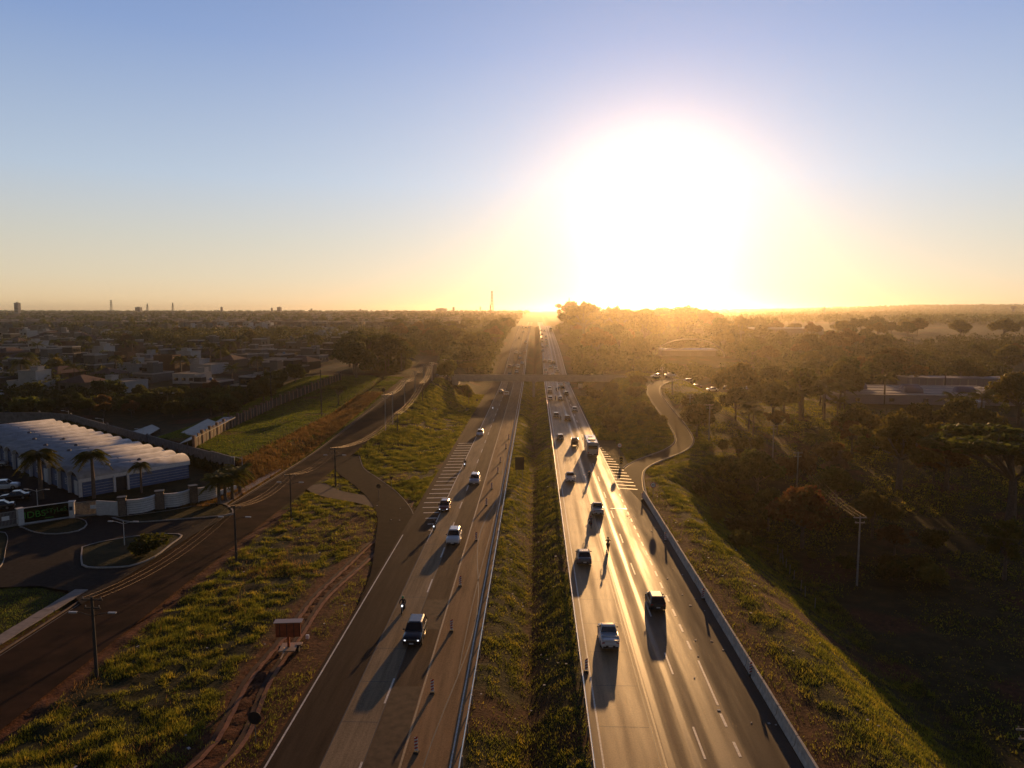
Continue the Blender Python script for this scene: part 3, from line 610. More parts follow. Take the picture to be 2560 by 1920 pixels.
    t = MB(); t.box((0, 0, 0), (W*.82, .12, .16)); t.box((0, .02, .14), (W*.5, .06, .1)); D['bumper'] = t.mesh('bumper', M_TRIM)
    return D
CM = {}
def car(kind, colour, loc, rz, label, group=None, simple=False, lit=False):
    """rz 0: the front faces the camera (-y)"""
    key = (kind, colour)
    if key not in CM: CM[key] = car_meshes(kind, colour)
    D = CM[key]; k = KINDS[kind]; h = k['L']/2; w = k['W']/2
    o = thing('car' if kind != 'pickup' else 'pickup_truck', label, 'pickup' if kind == 'pickup' else 'car', loc, rz, group)
    put('body', D['body'], o); put('window_glass', D['window_glass'], o); put('roof', D['roof'], o)
    if simple: put('bumper', D['bumper'], o, (0, h-.02, .42)); wheels = MB()
    for sy in (-.62, .60):
        for sx in (-1, 1):
            ty = put('wheel', D['tyre'], o, (sx*(w-.09), sy*h, .33))
            if not simple: put('rim', D['rim'], ty)
    if simple: return o
    for sx in (-1, 1):
        hl = put('headlight', D['headlight'], o, (sx*w*.68, -h+.06, k['hoodz']-.30))
        put('tail_light', D['tail_light'], o, (sx*w*.76, h-.06, k['tailz']-.2)); put('mirror', D['mirror'], o, (sx*(w+.08), k['cab'][0]*h+.25, k['belt']+.06))
        if lit: q = MB(); q.box((0, -.07, 0), (.13, .02, .09)); q.build('bulb', M_LIT, hl)
    put('bumper', D['bumper'], o, (0, -h+.03, .4)); put('bumper', D['bumper'], o, (0, h-.03, .42))
    put('number_plate', D['number_plate'], o, (0, -h-.05, .42)); put('number_plate', D['number_plate'], o, (0, h+.05, .55))
    return o
# ---------- riders and motorcycles
def skin_body(J, E_, name, m, rad):
    """one continuous body grown from joints"""
    me = bpy.data.meshes.new(name); keys = list(J); me.from_pydata([J[k] for k in keys], [(keys.index(a), keys.index(b)) for a, b in E_], []); me.update()
    o = bpy.data.objects.new(name, me); COL.objects.link(o)
    sk = o.modifiers.new('skin', 'SKIN'); sv = me.skin_vertices[0].data
    for i, k in enumerate(keys): sv[i].radius = rad[k] if hasattr(rad[k], '__len__') else (rad[k], rad[k]); sv[i].use_root = (k == 'pelvis')
    o.modifiers.new('sub', 'SUBSURF').levels = 1
    dg = bpy.context.evaluated_depsgraph_get(); out = bpy.data.meshes.new_from_object(o.evaluated_get(dg)); bpy.data.objects.remove(o); out.name = name
    out.materials.clear(); out.materials.append(m); out.polygons.foreach_set('use_smooth', [True]*len(out.polygons)); return out
J = {'pelvis': (0, .18, .86), 'waist': (0, .14, 1.02), 'chest': (0, .06, 1.26), 'neck': (0, .0, 1.44), 'head': (0, -.04, 1.58)}
E_ = [('pelvis', 'waist'), ('waist', 'chest'), ('chest', 'neck'), ('neck', 'head')]; RAD = {'pelvis': (.16, .12), 'waist': (.13, .1), 'chest': (.17, .11), 'neck': .055, 'head': .085}
for s_, n_ in ((-1, 'l'), (1, 'r')):
    J.update({'sh'+n_: (s_*.2, .04, 1.36), 'el'+n_: (s_*.32, -.14, 1.14), 'wr'+n_: (s_*.31, -.42, 1.06), 'ha'+n_: (s_*.3, -.49, 1.05),
              'hi'+n_: (s_*.12, .12, .84), 'kn'+n_: (s_*.21, -.24, .78), 'an'+n_: (s_*.17, .0, .38), 'to'+n_: (s_*.18, -.16, .33)})
    E_ += [('chest', 'sh'+n_), ('sh'+n_, 'el'+n_), ('el'+n_, 'wr'+n_), ('wr'+n_, 'ha'+n_), ('pelvis', 'hi'+n_), ('hi'+n_, 'kn'+n_), ('kn'+n_, 'an'+n_), ('an'+n_, 'to'+n_)]
    RAD.update({'sh'+n_: .075, 'el'+n_: .055, 'wr'+n_: .04, 'ha'+n_: .042, 'hi'+n_: .1, 'kn'+n_: .075, 'an'+n_: .05, 'to'+n_: .045})
RIDER = {}
def rider_mesh(col, name):
    if name not in RIDER: RIDER[name] = skin_body(J, E_, 'person', mat(name, col, .85), RAD)
    return RIDER[name]
def helmet_mesh(m):
    bm = bmesh.new(); bmesh.ops.create_icosphere(bm, subdivisions=2, radius=.145); me = bpy.data.meshes.new('helmet'); bm.to_mesh(me); bm.free(); me.materials.append(m)
    me.polygons.foreach_set('use_smooth', [True]*len(me.polygons)); return me
BM = {}
def bike_meshes():
    m = MB(); m.tube([(-.05, 0, 0), (.05, 0, 0)], .3, 18); BM['tyre'] = m.mesh('tyre', M_TYRE)
    m = MB(); m.tube([(-.052, 0, 0), (.052, 0, 0)], .2, 12); BM['rim'] = m.mesh('rim', M_RIM)
    m = MB(); m.loft([[(-.08, -.35, .62), (.08, -.35, .62), (.09, -.35, .86), (-.09, -.35, .86)], [(-.14, -.1, .45), (.14, -.1, .45), (.16, -.1, .95), (-.16, -.1, .95)],
                      [(-.13, .15, .42), (.13, .15, .42), (.12, .15, .82), (-.12, .15, .82)], [(-.1, .62, .6), (.1, .62, .6), (.1, .62, .78), (-.1, .62, .78)]])
    m.box((0, -.02, .38), (.26, .4, .28)); m.tube([(.18, .0, .34), (.2, .7, .42)], .045, 8); BM['body'] = m.mesh('body', paint('dark_bike_paint', (.03, .03, .035)))
    m = MB(); m.box((0, .3, .84), (.26, .66, .09)); BM['seat'] = m.mesh('seat', M_TRIM)
    m = MB(); m.tube([(-.07, -.66, .3), (-.07, -.42, 1.0)], .025, 6); m.tube([(.07, -.66, .3), (.07, -.42, 1.0)], .025, 6)
    m.tube([(-.36, -.36, 1.02), (-.12, -.44, 1.04), (.12, -.44, 1.04), (.36, -.36, 1.02)], .018, 6); BM['fork'] = m.mesh('fork', M_RIM)
    m = MB(); m.tube([(0, -.60, .86), (0, -.50, .88)], .09, 10); BM['headlight'] = m.mesh('headlight', M_LIT)
    m = MB(); m.box((0, .74, .74), (.16, .05, .08)); BM['tail_light'] = m.mesh('tail_light', M_TAIL)
    m = MB(); m.box((-.26, -.36, 1.16), (.1, .02, .07)); m.box((.26, -.36, 1.16), (.1, .02, .07)); BM['mirror'] = m.mesh('mirror', M_TRIM)
    m = MB(); m.box((0, .62, .96), (.36, .34, .3)); BM['top_box'] = m.mesh('top_box', M_TRIM)
bike_meshes()
def motorcycle(loc, rz, where, clothes='dark', helmet='black', box=False):
    o = thing('motorcycle', 'dark motorcycle '+where, 'motorcycle', loc, rz, 'motorcycles on the highway')
    for y in (-.68, .62): w_ = put('wheel', BM['tyre'], o, (0, y, .3)); put('rim', BM['rim'], w_)
    for k in ('body', 'seat', 'fork', 'headlight', 'tail_light', 'mirror'): put(k, BM[k], o)
    if box: put('top_box', BM['top_box'], o)
    cols = {'dark': (.02, .02, .024), 'navy': (.025, .03, .06), 'brown': (.09, .05, .03)}
    p = thing('person', f'{clothes}-clothed rider, {helmet} helmet, '+where, 'person', loc, rz, 'motorcycle riders')
    put('body', rider_mesh(cols[clothes], clothes+'_riding_clothes'), p)
    hc = {'black': (.015, .015, .018), 'green': (.05, .3, .12), 'red': (.3, .02, .02), 'white': (.6, .6, .6)}[helmet]
    put('helmet', helmet_mesh(paint(helmet+'_helmet', hc)), p, (0, -.05, 1.62))
    return o
def PH(px, py):
    x, y, z = P(px, py); return (x, y, float(rH(y))+.035)
def onroad(px, py, half):   # px,py: where the near end of the vehicle meets the road
    x, y, z = PH(px, py); y += half; return (x, y, float(rH(y))+.035)
LCARS = [('suv', 'black', 1029, 1619, 'black SUV with headlights on, nearest car coming on the left carriageway', True), ('suv', 'white', 1131, 1365, 'white SUV coming between the black SUV and the dark red car', False),
         ('hatchback', 'red', 1108, 1283, 'dark red hatchback coming with one bright headlight, by the hatched gore', True), ('suv', 'silver', 1185, 1214, 'silver SUV coming past the hatched gore on the left carriageway', False),
         ('hatchback', 'white', 1199, 1092, 'white hatchback coming alone beside the grassy embankment', False), ('sedan', 'grey', 1252, 984, 'grey sedan, left one of two cars just before the overpass, oncoming', False),
         ('sedan', 'white', 1266, 990, 'white sedan, right one of two cars just before the overpass, oncoming', False)]
for kd, c, px, py, lab, lit in LCARS: car(kd, c, onroad(px, py, 2.1), 0, lab, 'cars on the left carriageway', lit=lit)
car('suv', 'white', (-15.4, 42.2, .035), 0, 'white car whose roof just enters at the bottom edge of the photo', 'cars on the left carriageway')
RCARS = [('pickup', 'white', 1526, 1628, 'white small pickup with an open bed, nearest vehicle driving away'), ('hatchback', 'black', 1646, 1533, 'black hatchback driving away in the right-hand lane with sun on its roof'),
         ('sedan', 'grey', 1462, 1416, 'grey sedan driving away close to the median guardrail'), ('pickup', 'silver', 1496, 1291, 'silver pickup driving away behind a motorcycle'),
         ('pickup', 'white', 1427, 1208, 'white pickup driving away in the lane beside the median, behind the bus'), ('hatchback', 'grey', 1401, 1103, 'grey hatchback driving away left of the utility truck'),
         ('hatchback', 'beige', 1390.5, 1045, 'beige hatchback just before the overpass shadow, left lane'), ('sedan', 'black', 1419, 1053, 'black sedan just before the overpass shadow, middle lane'),
         ('hatchback', 'white', 1437, 1030, 'white hatchback inside the overpass shadow at the right edge of the road'), ('hatchback', 'silver', 1375.5, 1002, 'silver hatchback between overpass and its shadow, left lane'),
         ('sedan', 'silver', 1401, 1002, 'silver sedan between overpass and its shadow, middle lane'), ('hatchback', 'grey', 1416, 989, 'grey hatchback between overpass and its shadow, right lane'),
         ('sedan', 'grey', 1375, 985, 'grey sedan following closely under the overpass, left lane'), ('hatchback', 'white', 1374, 977, 'white hatchback right behind the front sedan near the overpass, left lane'),
         ('hatchback', 'blue', 1406, 973, 'dark blue hatchback almost under the overpass, right lane')]
for kd, c, px, py, lab in RCARS: car(kd, c, onroad(px, py, 2.1), math.pi, lab, 'cars on the right carriageway', simple=py < 1000)
for (px, py, rz, wh, cl, he, bx) in [(1004, 1539, 0, 'coming toward the camera beside the black SUV', 'dark', 'green', False), (1083.5, 1333, 0, 'coming behind the dark red car', 'dark', 'black', False), (1161, 1172, 0, 'coming on the left lane beside the hatched gore', 'dark', 'black', False),
                                 (1232, 1027, 0, 'coming through the shadow of the overpass', 'navy', 'red', False), (1521.5, 1380, math.pi, 'riding away alone on the right carriageway', 'dark', 'black', True), (1478, 1323, math.pi, 'riding away just behind the silver pickup', 'navy', 'red', False),
                                 (1474, 1203, math.pi, 'riding in the shadow of the bus', 'dark', 'red', False), (1401.5, 1055, math.pi, 'riding between the beige hatchback and black sedan', 'dark', 'black', False), (1389, 1002, math.pi, 'riding between the two silver cars', 'brown', 'black', False),
                                 (1391, 979, math.pi, 'riding under the edge of the overpass, left one of two', 'dark', 'white', False), (1397, 977, math.pi, 'riding under the edge of the overpass, right one of two', 'dark', 'black', False)]:
    motorcycle(onroad(px, py, .9), rz, wh, cl, he, bx)
# ---------- bus
def bus(loc, rz, label, L=10.5, H=3.2):
    o = thing('bus', label, 'bus', loc, rz); w = 1.25; h = L/2; pm = mat('bus_white_paint', (.5, .48, .45), .22, coat=.5)
    def sec(y, hw, zt): return [(-hw, y, .35), (-hw, y, zt-.18), (-hw*.9, y, zt), (hw*.9, y, zt), (hw, y, zt-.18), (hw, y, .35)]
    m = MB(); m.loft([sec(-h, w*.94, H-.25), sec(-h+.3, w, H), sec(h-.2, w, H), sec(h, w*.97, H-.12)]); m.build('body', pm, o)
    for sx in (-1, 1): m = MB(); m.box((sx*(w+.005), 0, 2.05), (.03, L*.92, .85)); m.build('side_window', M_GLASS, o)
    m = MB(); m.box((0, h+.0, 2.15), (2.0, .05, .8)); m.build('rear_window', M_GLASS, o); m = MB(); m.box((0, -h+.02, 1.9), (2.1, .06, 1.3)); m.build('windscreen', M_GLASS, o)
    m = MB(); m.box((0, h*.25, H+.1), (1.7, 1.9, .22), top=.9); m.build('air_conditioner', mat('ac_grey', (.4, .39, .37), .4), o)
    for y in (-h*.45, h*.75): m = MB(); m.box((0, y, H+.04), (.8, .8, .09)); m.build('roof_hatch', M_TRIM, o)
    for sx in (-1, 1): m = MB(); m.box((sx*w*.8, 0, H+.02), (.1, L*.9, .06)); m.build('roof_rail', pm, o); m = MB(); m.box((sx*.95, h+.03, .95), (.2, .05, .34)); m.build('tail_light', M_TAIL, o)
    for sx in (-1, 1): m = MB(); m.tube([(sx*1.2, -h+.1, 2.4), (sx*1.5, -h-.1, 2.3)], .03, 5); m.box((sx*1.52, -h-.1, 2.1), (.12, .08, .42)); m.build('mirror', M_TRIM, o)
    for y in (-h*.55, h*.5):
        for sx in (-1, 1): m = MB(); m.tube([(sx*w*.78, y, .48), (sx*w*1.0, y, .48)], .48, 18); t_ = m.build('wheel', M_TYRE, o); m = MB(); m.tube([(sx*w*.99, y, .48), (sx*w*1.01, y, .48)], .25, 12); m.build('rim', M_RIM, t_)
    m = MB(); m.box((0, h+.03, .55), (2.4, .12, .25)); m.build('bumper', M_TRIM, o); m = MB(); m.box((0, h+.1, .6), (.4, .02, .13)); m.build('number_plate', M_PLATE, o)
    return o
bus(onroad(1482, 1143, 5.3), math.pi, 'tall white bus driving away with sun glaring on its roof')
# ---------- small flatbed with a rack of loose load
def flatbed(loc):
    o = thing('flatbed_truck', 'small dark flatbed truck with a loaded open rack, left of the bus', 'truck', loc, math.pi)
    m = MB(); m.box((0, -1.6, 1.05), (1.6, 1.2, 1.5), top=.86); m.build('cab', PAINTS['grey'], o); m = MB(); m.box((0, -2.13, 1.35), (1.3, .2, .5)); m.build('window_glass', M_GLASS, o)
    m = MB(); m.box((0, .5, .72), (1.7, 3.0, .14)); m.build('load_bed', M_TRIM, o)
    m = MB()
    for x in (-.78, .78):
        for y in (-.9, .5, 1.9): m.tube([(x, y, .75), (x, y, 1.9)], .03, 5)
        m.tube([(x, -.9, 1.9), (x, 1.9, 1.9)], .03, 5)
    for y in (-.9, .5, 1.9): m.tube([(-.78, y, 1.9), (.78, y, 1.9)], .03, 5)
    m.build('rack', M_RIM, o)
    m = MB(); m.tube([(.5, -1.5, 2.0), (.62, 2.2, 2.25)], .06, 6); m.tube([(.2, -1.4, 2.0), (.3, 2.0, 2.2)], .05, 6); m.build('pipe_load', M_RIM, o)
    m = MB(); m.box((-.2, .2, 1.1), (.9, 1.2, .7), .2, .8); m.box((.2, 1.3, 1.0), (.8, .7, .5), -.3); m.build('sack_load', mat('load_sacks', (.1, .08, .06), .9), o)
    for y in (-1.55, 1.2):
        for sx in (-1, 1): m = MB(); m.tube([(sx*.62, y, .34), (sx*.82, y, .34)], .34, 14); m.build('wheel', M_TYRE, o)
    for sx in (-1, 1): m = MB(); m.box((sx*.7, 2.02, .72), (.2, .05, .12)); m.build('tail_light', M_TAIL, o)
flatbed(onroad(1438, 1120, 2.2))
# ---------- the queue beyond the overpass
kinds = ['hatchback', 'sedan', 'suv', 'hatchback', 'sedan']; cols_ = ['white', 'silver', 'grey', 'black', 'white', 'silver', 'red']
FL = [(1273.6, 941), (1291, 934), (1273, 921), (1284.6, 919), (1295, 921), (1305, 912), (1299.5, 899), (1300, 889), (1290, 886), (1312, 883), (1314.5, 858), (1298, 848), (1308.5, 832), (1307, 821), (1315, 821), (1322, 821)]
FR = [(1365, 942), (1382, 942), (1366, 937), (1364, 930), (1393, 933), (1389.6, 924), (1376.6, 923), (1384, 910), (1373.5, 908), (1362, 907), (1357, 880), (1356, 871), (1367, 868), (1366, 860), (1355, 857), (1365.4, 853), (1355, 850), (1365, 844), (1355, 839), (1353, 828), (1361, 829)]
for lst, rz, side in ((FL, 0, 'oncoming'), (FR, math.pi, 'departing')):
    pts = sorted([onroad(px, py, 2.0) for px, py in lst], key=lambda q: q[1])
    for i, q in enumerate(pts):
        car(kinds[(i*7+len(lst)) % 5], cols_[(i*5+3) % 7], q, rz, f'{ordw(i+1)} car beyond the overpass among the {side} traffic', f'{side} cars beyond the overpass', simple=True)
bus((15.2-1.9, onroad(1371.6, 829, 5)[1], float(rH(onroad(1371.6, 829, 5)[1]))+.04), math.pi, 'distant bus at the crest of the highway in departing traffic', 9, 3)
# parked and street cars on the left, cars on the overpass road
def parked(kd, c, px, py, rz, lab, dz=.15): x, y, z = P(px, py); car(kd, c, (x, y, z+dz), rz, lab, 'parked cars')
parked('suv', 'white', 14, 1224, R(112), 'white SUV parked in the yard beside the arched blue building'); parked('sedan', 'black', 38, 1250, R(-66), 'black sedan parked in front of the white SUV')
parked('sedan', 'black', -4, 1276, R(-62), 'black car half outside the left edge, behind the fence'); parked('suv', 'silver', -12, 1168, R(112), 'silver car at the left edge by the blue building')
parked('pickup', 'white', 64, 984, R(28), 'white pickup on the residential street by the dark trees', .05); parked('suv', 'white', 2, 988, R(40), 'large white car at the left edge of the residential street', .05)
for i, (x, y) in enumerate([(46, 271), (52, 274.6), (58, 272.2), (63, 276), (68, 273.6), (75, 277.6), (82, 275.4), (92, 280)]):
    car(kinds[i % 5], ['silver', 'white', 'grey', 'red', 'white', 'black', 'silver', 'white'][i], (x, y, T1(x, y)+.05), R(90) if i % 2 else R(-85), f'{ordw(i+1)} car from the overpass on the road to its right', 'cars right of the overpass', simple=True)
car('hatchback', 'silver', (-36, 271.2, 7.1), R(90), 'silver hatchback at the left end of the overpass', 'cars right of the overpass', simple=True)
# ------------------------------------------------------------------ guardrails
M_ZINC = mat('galvanised_steel', (.62, .62, .62), .32, metal=.9); M_POST = mat('weathered_post', (.2, .19, .18), .7)
M_RED = mat('red_reflective', (.45, .03, .02), .5); M_WHITE = mat('white_reflective', (.75, .75, .75), .45)
def guardrail(x, face, y0, y1, label, single=True):
    o = thing('guardrail', label, 'guardrail', (x, y0, 0)); ys = [y0]+[float(v) for v in hy if y0 < v < y1]+[y1]; m = MB()
    prof_ = [(-.02, .44), (.05, .49), (.05, .55), (-.01, .6), (.05, .65), (.05, .71), (-.02, .76), (-.045, .76), (-.045, .44)]
    m.loft([[(face*a, y-y0, float(rH(y))+z+.03) for a, z in prof_] for y in ys]); m.build('rail', M_ZINC, o)
    pm = MB(); pm.box((-face*.1, 0, .2), (.10, .12, 1.0)); me = pm.mesh('post', M_POST)
    if single:
        for y in np.arange(y0+1, y1, 4.0): put('post', me, o, (0, y-y0, float(rH(y))+.1))
        rm = MB(); rm.box((face*.06, 0, .82), (.02, .1, .1)); rme = rm.mesh('reflector', M_RED)
        for y in np.arange(y0+3, y1, 8.0): put('reflector', rme, o, (0, y-y0, float(rH(y))))
    else:
        pm = MB()
        for y in np.arange(y0+1, y1, 4.0): pm.box((-face*.1, y-y0, float(rH(y))+.2), (.1, .12, 1.0))
        pm.build('posts', M_POST, o, kind='stuff')
guardrail(-5.15, -1, 34, 300, 'steel guardrail left of the grassy ditch, this side of the overpass'); guardrail(4.2, 1, 34, 300, 'steel guardrail right of the grassy ditch, this side of the overpass')
guardrail(-5.15, -1, 300, 735, 'steel guardrail left of the median climbing away beyond the overpass', False); guardrail(4.2, 1, 300, 735, 'steel guardrail right of the median climbing away beyond the overpass', False)
# ------------------------------------------------------------------ concrete barrier of cast segments
o = thing('concrete_barrier', 'long grey concrete safety barrier along the right edge of the highway', 'barrier', (19.3, 34, 0)); bm_ = MB()
pr = [(-.3, 0), (-.3, .09), (-.17, .34), (-.09, 1.0), (.09, 1.0), (.17, .34), (.3, .09), (.3, 0)]
bm_.loft([[(a, 0, z) for a, z in pr], [(a, 3.93, z) for a, z in pr]]); bme = bm_.mesh('barrier_segment', mat('barrier_concrete', (.42, .38, .33), .8, noise=.25, nscale=2.5, bump=.2))
for i in range(22): put('barrier_segment', bme, o, (.25*math.cos(i*.1)+rnd.uniform(-.015, .015)-.15, i*4.0, .0), R(rnd.uniform(-.2, .2)))
# ------------------------------------------------------------------ striped delineator posts
def delin_meshes():
    p = MB(); p.box((0, 0, .68), (.26, .05, 1.0)); b = MB(); b.box((0, 0, .09), (.42, .42, .14), 0, .8); st = MB()
    for s_ in (-1, 1):
        for k in range(4):
            z = .28+k*.25; y = s_*.028
            st.add([(-.125, y, z), (.125, y, z+.11), (.125, y, z+.23), (-.125, y, z+.12)], [(0, 1, 2, 3)])
    return p.mesh('panel', M_WHITE), b.mesh('base', M_TRIM), st.mesh('stripe_set', M_RED)
DM = delin_meshes()
def delineator(x, y, label, rz=0, h=1):
    o = thing('delineator_post', label, 'delineator', (x, y, float(rH(y))+.03), rz, 'red and white delineator posts'); o.scale = (1, 1, h)
    for n_, me in zip(('panel', 'base', 'stripes'), DM): put(n_, me, o)
dl = [PH(px, py)[:2] for px, py in [(1040.7, 1883), (1081, 1734), (1129, 1579), (1150.6, 1466), (1190.5, 1352), (1216, 1264), (1229, 1223.4), (1244.6, 1183), (1251, 1157), (1265, 1122), (1272, 1098)]]
for i, (x, y) in enumerate(dl): delineator(x, y, f'{ordw(i+1)} striped delineator post from the camera on the left carriageway', R(rnd.uniform(-12, 12)))
dr = [PH(px, py)[:2] for px, py in [(1876, 1690), (1757, 1499), (1663, 1353), (1606, 1250)]]
for i, (x, y) in enumerate(dr): delineator(x, y, f'{ordw(i+1)} striped delineator post from the camera against the concrete barrier', R(4))
delineator(4.65, 60.6, 'lone grey delineator standing against the right median guardrail')
# ------------------------------------------------------------------ signs
M_SIGNBACK = mat('dark_sign_back', (.03, .03, .032), .6, metal=.3); M_POLE = mat('grey_sign_pole', (.18, .18, .18), .5, metal=.5); M_BLK = mat('black_print', (.01, .01, .01), .6)
def text(body, size, m, parent, loc, rot, name='lettering', ext=.002, align='CENTER', sx=1.0):
    c = bpy.data.curves.new('t', 'FONT'); c.body = body; c.size = size; c.extrude = ext; c.align_x = align; c.align_y = 'CENTER'; c.resolution_u = 3
    o = bpy.data.objects.new('t', c); COL.objects.link(o); dg = bpy.context.evaluated_depsgraph_get(); me = bpy.data.meshes.new_from_object(o.evaluated_get(dg)); bpy.data.objects.remove(o)
    me.materials.clear(); me.materials.append(m); r = put(name, me, parent, loc); r.rotation_euler = rot; r.scale = (sx, 1, 1); return r
def sign(px, py, shape, face, label, r=.45, h=2.4, txt=None, rz=0, dz=0):
    x, y, z = P(px, py); o = thing('road_sign', label, 'sign', (x, y, z+dz), rz)
    m = MB(); m.tube([(0, .06, -.3), (0, .06, h+r*.4)], .04, 6); m.build('pole', M_POLE, o)
    m = MB(); n = {'round': 20, 'octagon': 8, 'triangle': 3, 'square': 4}[shape]
    off = {'round': 0, 'octagon': math.pi/8, 'triangle': -math.pi/2, 'square': math.pi/4}[shape]
    vs = [(r*math.cos(off+2*math.pi*k/n), y_, h+r*math.sin(off+2*math.pi*k/n)) for y_ in (-.012, .012) for k in range(n)]
    m.add(vs, [tuple(range(n)), tuple(range(2*n-1, n-1, -1))]+[(k, (k+1) % n, n+(k+1) % n, n+k) for k in range(n)])
    m.build('plate', face, o)
    if txt:
        q = MB(); vs = [(rr_*math.cos(2*math.pi*k/24), -.016, h+rr_*math.sin(2*math.pi*k/24)) for rr_ in (r*.98, r*.8) for k in range(24)]
        q.add(vs, [(k, (k+1) % 24, 24+(k+1) % 24, 24+k) for k in range(24)]); q.build('ring', M_RED, o)
        text(txt, r*1.0, M_BLK, o, (0, -.02, h), (math.pi/2, 0, 0))
    return o
sign(639, 1862, 'round', M_SIGNBACK, 'round sign seen from behind at the bottom, beside the dirt track', .5, 2.1)
sign(978.5, 1224, 'triangle', M_SIGNBACK, 'triangular give way sign seen from behind on the grass island', .48, 2.2)
sign(947, 1250, 'octagon', M_SIGNBACK, 'octagonal stop sign seen from behind at the dirt turnout', .42, 2.4)
sign(959, 995, 'round', M_SIGNBACK, 'round sign seen from behind left of the side road', .6, 2.6)
sign(1192.6, 1018, 'square', M_SIGNBACK, 'small square sign seen from behind beside the embankment', .5, 2.4)
sign(1548.5, 1150, 'round', M_WHITE, 'round white speed sign in the gore left of the exit ramp', .5, 3.2, '40', R(0))
sign(1632, 1256, 'round', M_WHITE, 'round white speed sign on the berm beyond the concrete barrier', .5, 3.0, '40', R(0))
o = thing('chevron_sign', 'small yellow sign with stacked chevrons in the gore', 'sign', P(1553, 1162)); m = MB(); m.box((0, 0, .95), (.62, .03, 1.5)); m.build('plate', mat('black_sign_face', (.015, .015, .012), .5), o)
m = MB(); m.tube([(0, .05, -.2), (0, .05, 1.6)], .04, 6); m.build('pole', M_POLE, o)
for k in range(3): m = MB(); z = .4+k*.5; m.add([(-.28, -.02, z), (0, -.02, z+.22), (.28, -.02, z), (.28, -.02, z+.16), (0, -.02, z+.38), (-.28, -.02, z+.16)], [(0, 1, 4, 5), (1, 2, 3, 4)]); m.build('chevron', mat('yellow_reflective', (.6, .4, .03), .5), o)
x, y, z = P(1299, 1199); o = thing('sign_board', 'large dark rectangular sign seen from behind in the grassy median', 'sign', (x, y, z))
m = MB(); m.box((0, 0, 3.2), (1.75, .05, 2.5)); m.build('panel', M_SIGNBACK, o)
for sx in (-.55, .55): m = MB(); m.box((sx, .08, 2.0), (.09, .09, 4.6)); m.build('post', M_POST, o)
for zz in (2.4, 3.9): m = MB(); m.box((0, .05, zz), (1.6, .05, .08)); m.build('brace', M_POST, o)
x, y, z = P(1450.7, 981); o = thing('sign_board', 'small white rectangular sign right of the highway before the overpass', 'sign', (x, y, z)); m = MB(); m.box((0, 0, 2.6), (1.7, .04, 2.0)); m.build('panel', M_WHITE, o); m = MB(); m.box((0, .08, 1.3), (.1, .1, 3.4)); m.build('post', M_POST, o)
# ------------------------------------------------------------------ overpass
o = thing('overpass', 'plain concrete road bridge crossing the highway in the hazy distance', 'bridge', (0, 269, 0)); MC = mat('overpass_concrete', (.40, .36, .31), .85, noise=.15, nscale=.8)
m = MB(); m.box((1.5, 4, 6.0), (66, 7.6, .9)); m.build('deck', MC, o); m = MB(); m.box((1.5, 4, 6.62), (66, 7.2, .3)); m.build('road_surface', M_ASPH, o)
for yy in (.1, 7.9): m = MB(); m.box((1.5, yy, 6.5), (66.4, .25, 1.9)); m.build('parapet', MC, o)
for xx in (-.5,):
    for yy in (1.6, 6.4): m = MB(); m.box((xx, yy, 2.7), (.9, .9, 6.5)); m.build('pier', MC, o)
m = MB(); m.box((-.5, 4, 5.3), (1.3, 7.4, .9)); m.build('pier_cap', MC, o)
for xx in (-30.6, 33.6): m = MB(); m.box((xx, 4, 3.6), (2.4, 7.4, 5.0)); m.build('abutment', MC, o)
for px in (1400.5, 1418): q = at(px, 956, 271); m = MB(); m.box((q[0], -.1, q[2]-.4), (1.9, .05, .9)); m.build('clearance_plate', M_WHITE, o)
# ------------------------------------------------------------------ orange arrow board trailer
x, y, z = P(722, 1632); o = thing('arrow_board_trailer', 'rusty orange arrow board trailer parked beside the dirt track', 'trailer', (x, y, z), R(6)); MO = mat('faded_orange_paint', (.32, .07, .02), .6, noise=.3, nscale=3)
m = MB(); m.box((0, 0, 2.25), (2.3, .12, 1.35)); m.build('board', MO, o)
for xx in (-.75, -.1, .55, 1.1): m = MB(); m.box((xx, -.075, 2.25), (.05, .03, 1.3)); m.build('rib', M_TRIM, o)
m = MB(); m.box((0, .25, 3.0), (2.6, .9, .06)); m.build('solar_panel', mat('dusty_panel', (.30, .2, .13), .35), o)
m = MB(); m.box((0, .05, 1.15), (.22, .2, 1.5)); m.build('mast', MO, o); m = MB(); m.box((0, 0, .55), (1.5, 1.7, .12)); m.box((-.2, -1.5, .52), (.12, 1.6, .1)); m.box((.9, .5, .6), (.5, .6, .12)); m.build('chassis', mat('dusty_steel', (.3, .2, .13), .6), o)
for sx in (-.85, .85): m = MB(); m.tube([(sx-.09, .2, .3), (sx+.09, .2, .3)], .31, 14); m.build('wheel', M_TYRE, o)
x, y, z = P(769, 1600); o = thing('warning_light', 'small white warning lamp standing in the grass right of the arrow board', 'lamp', (x, y, z)); m = MB(); m.box((0, 0, .35), (.3, .2, .35)); m.build('lamp', M_WHITE, o); m = MB(); m.tube([(0, 0, -.1), (0, 0, .25)], .04, 6); m.build('stand', M_POST, o)
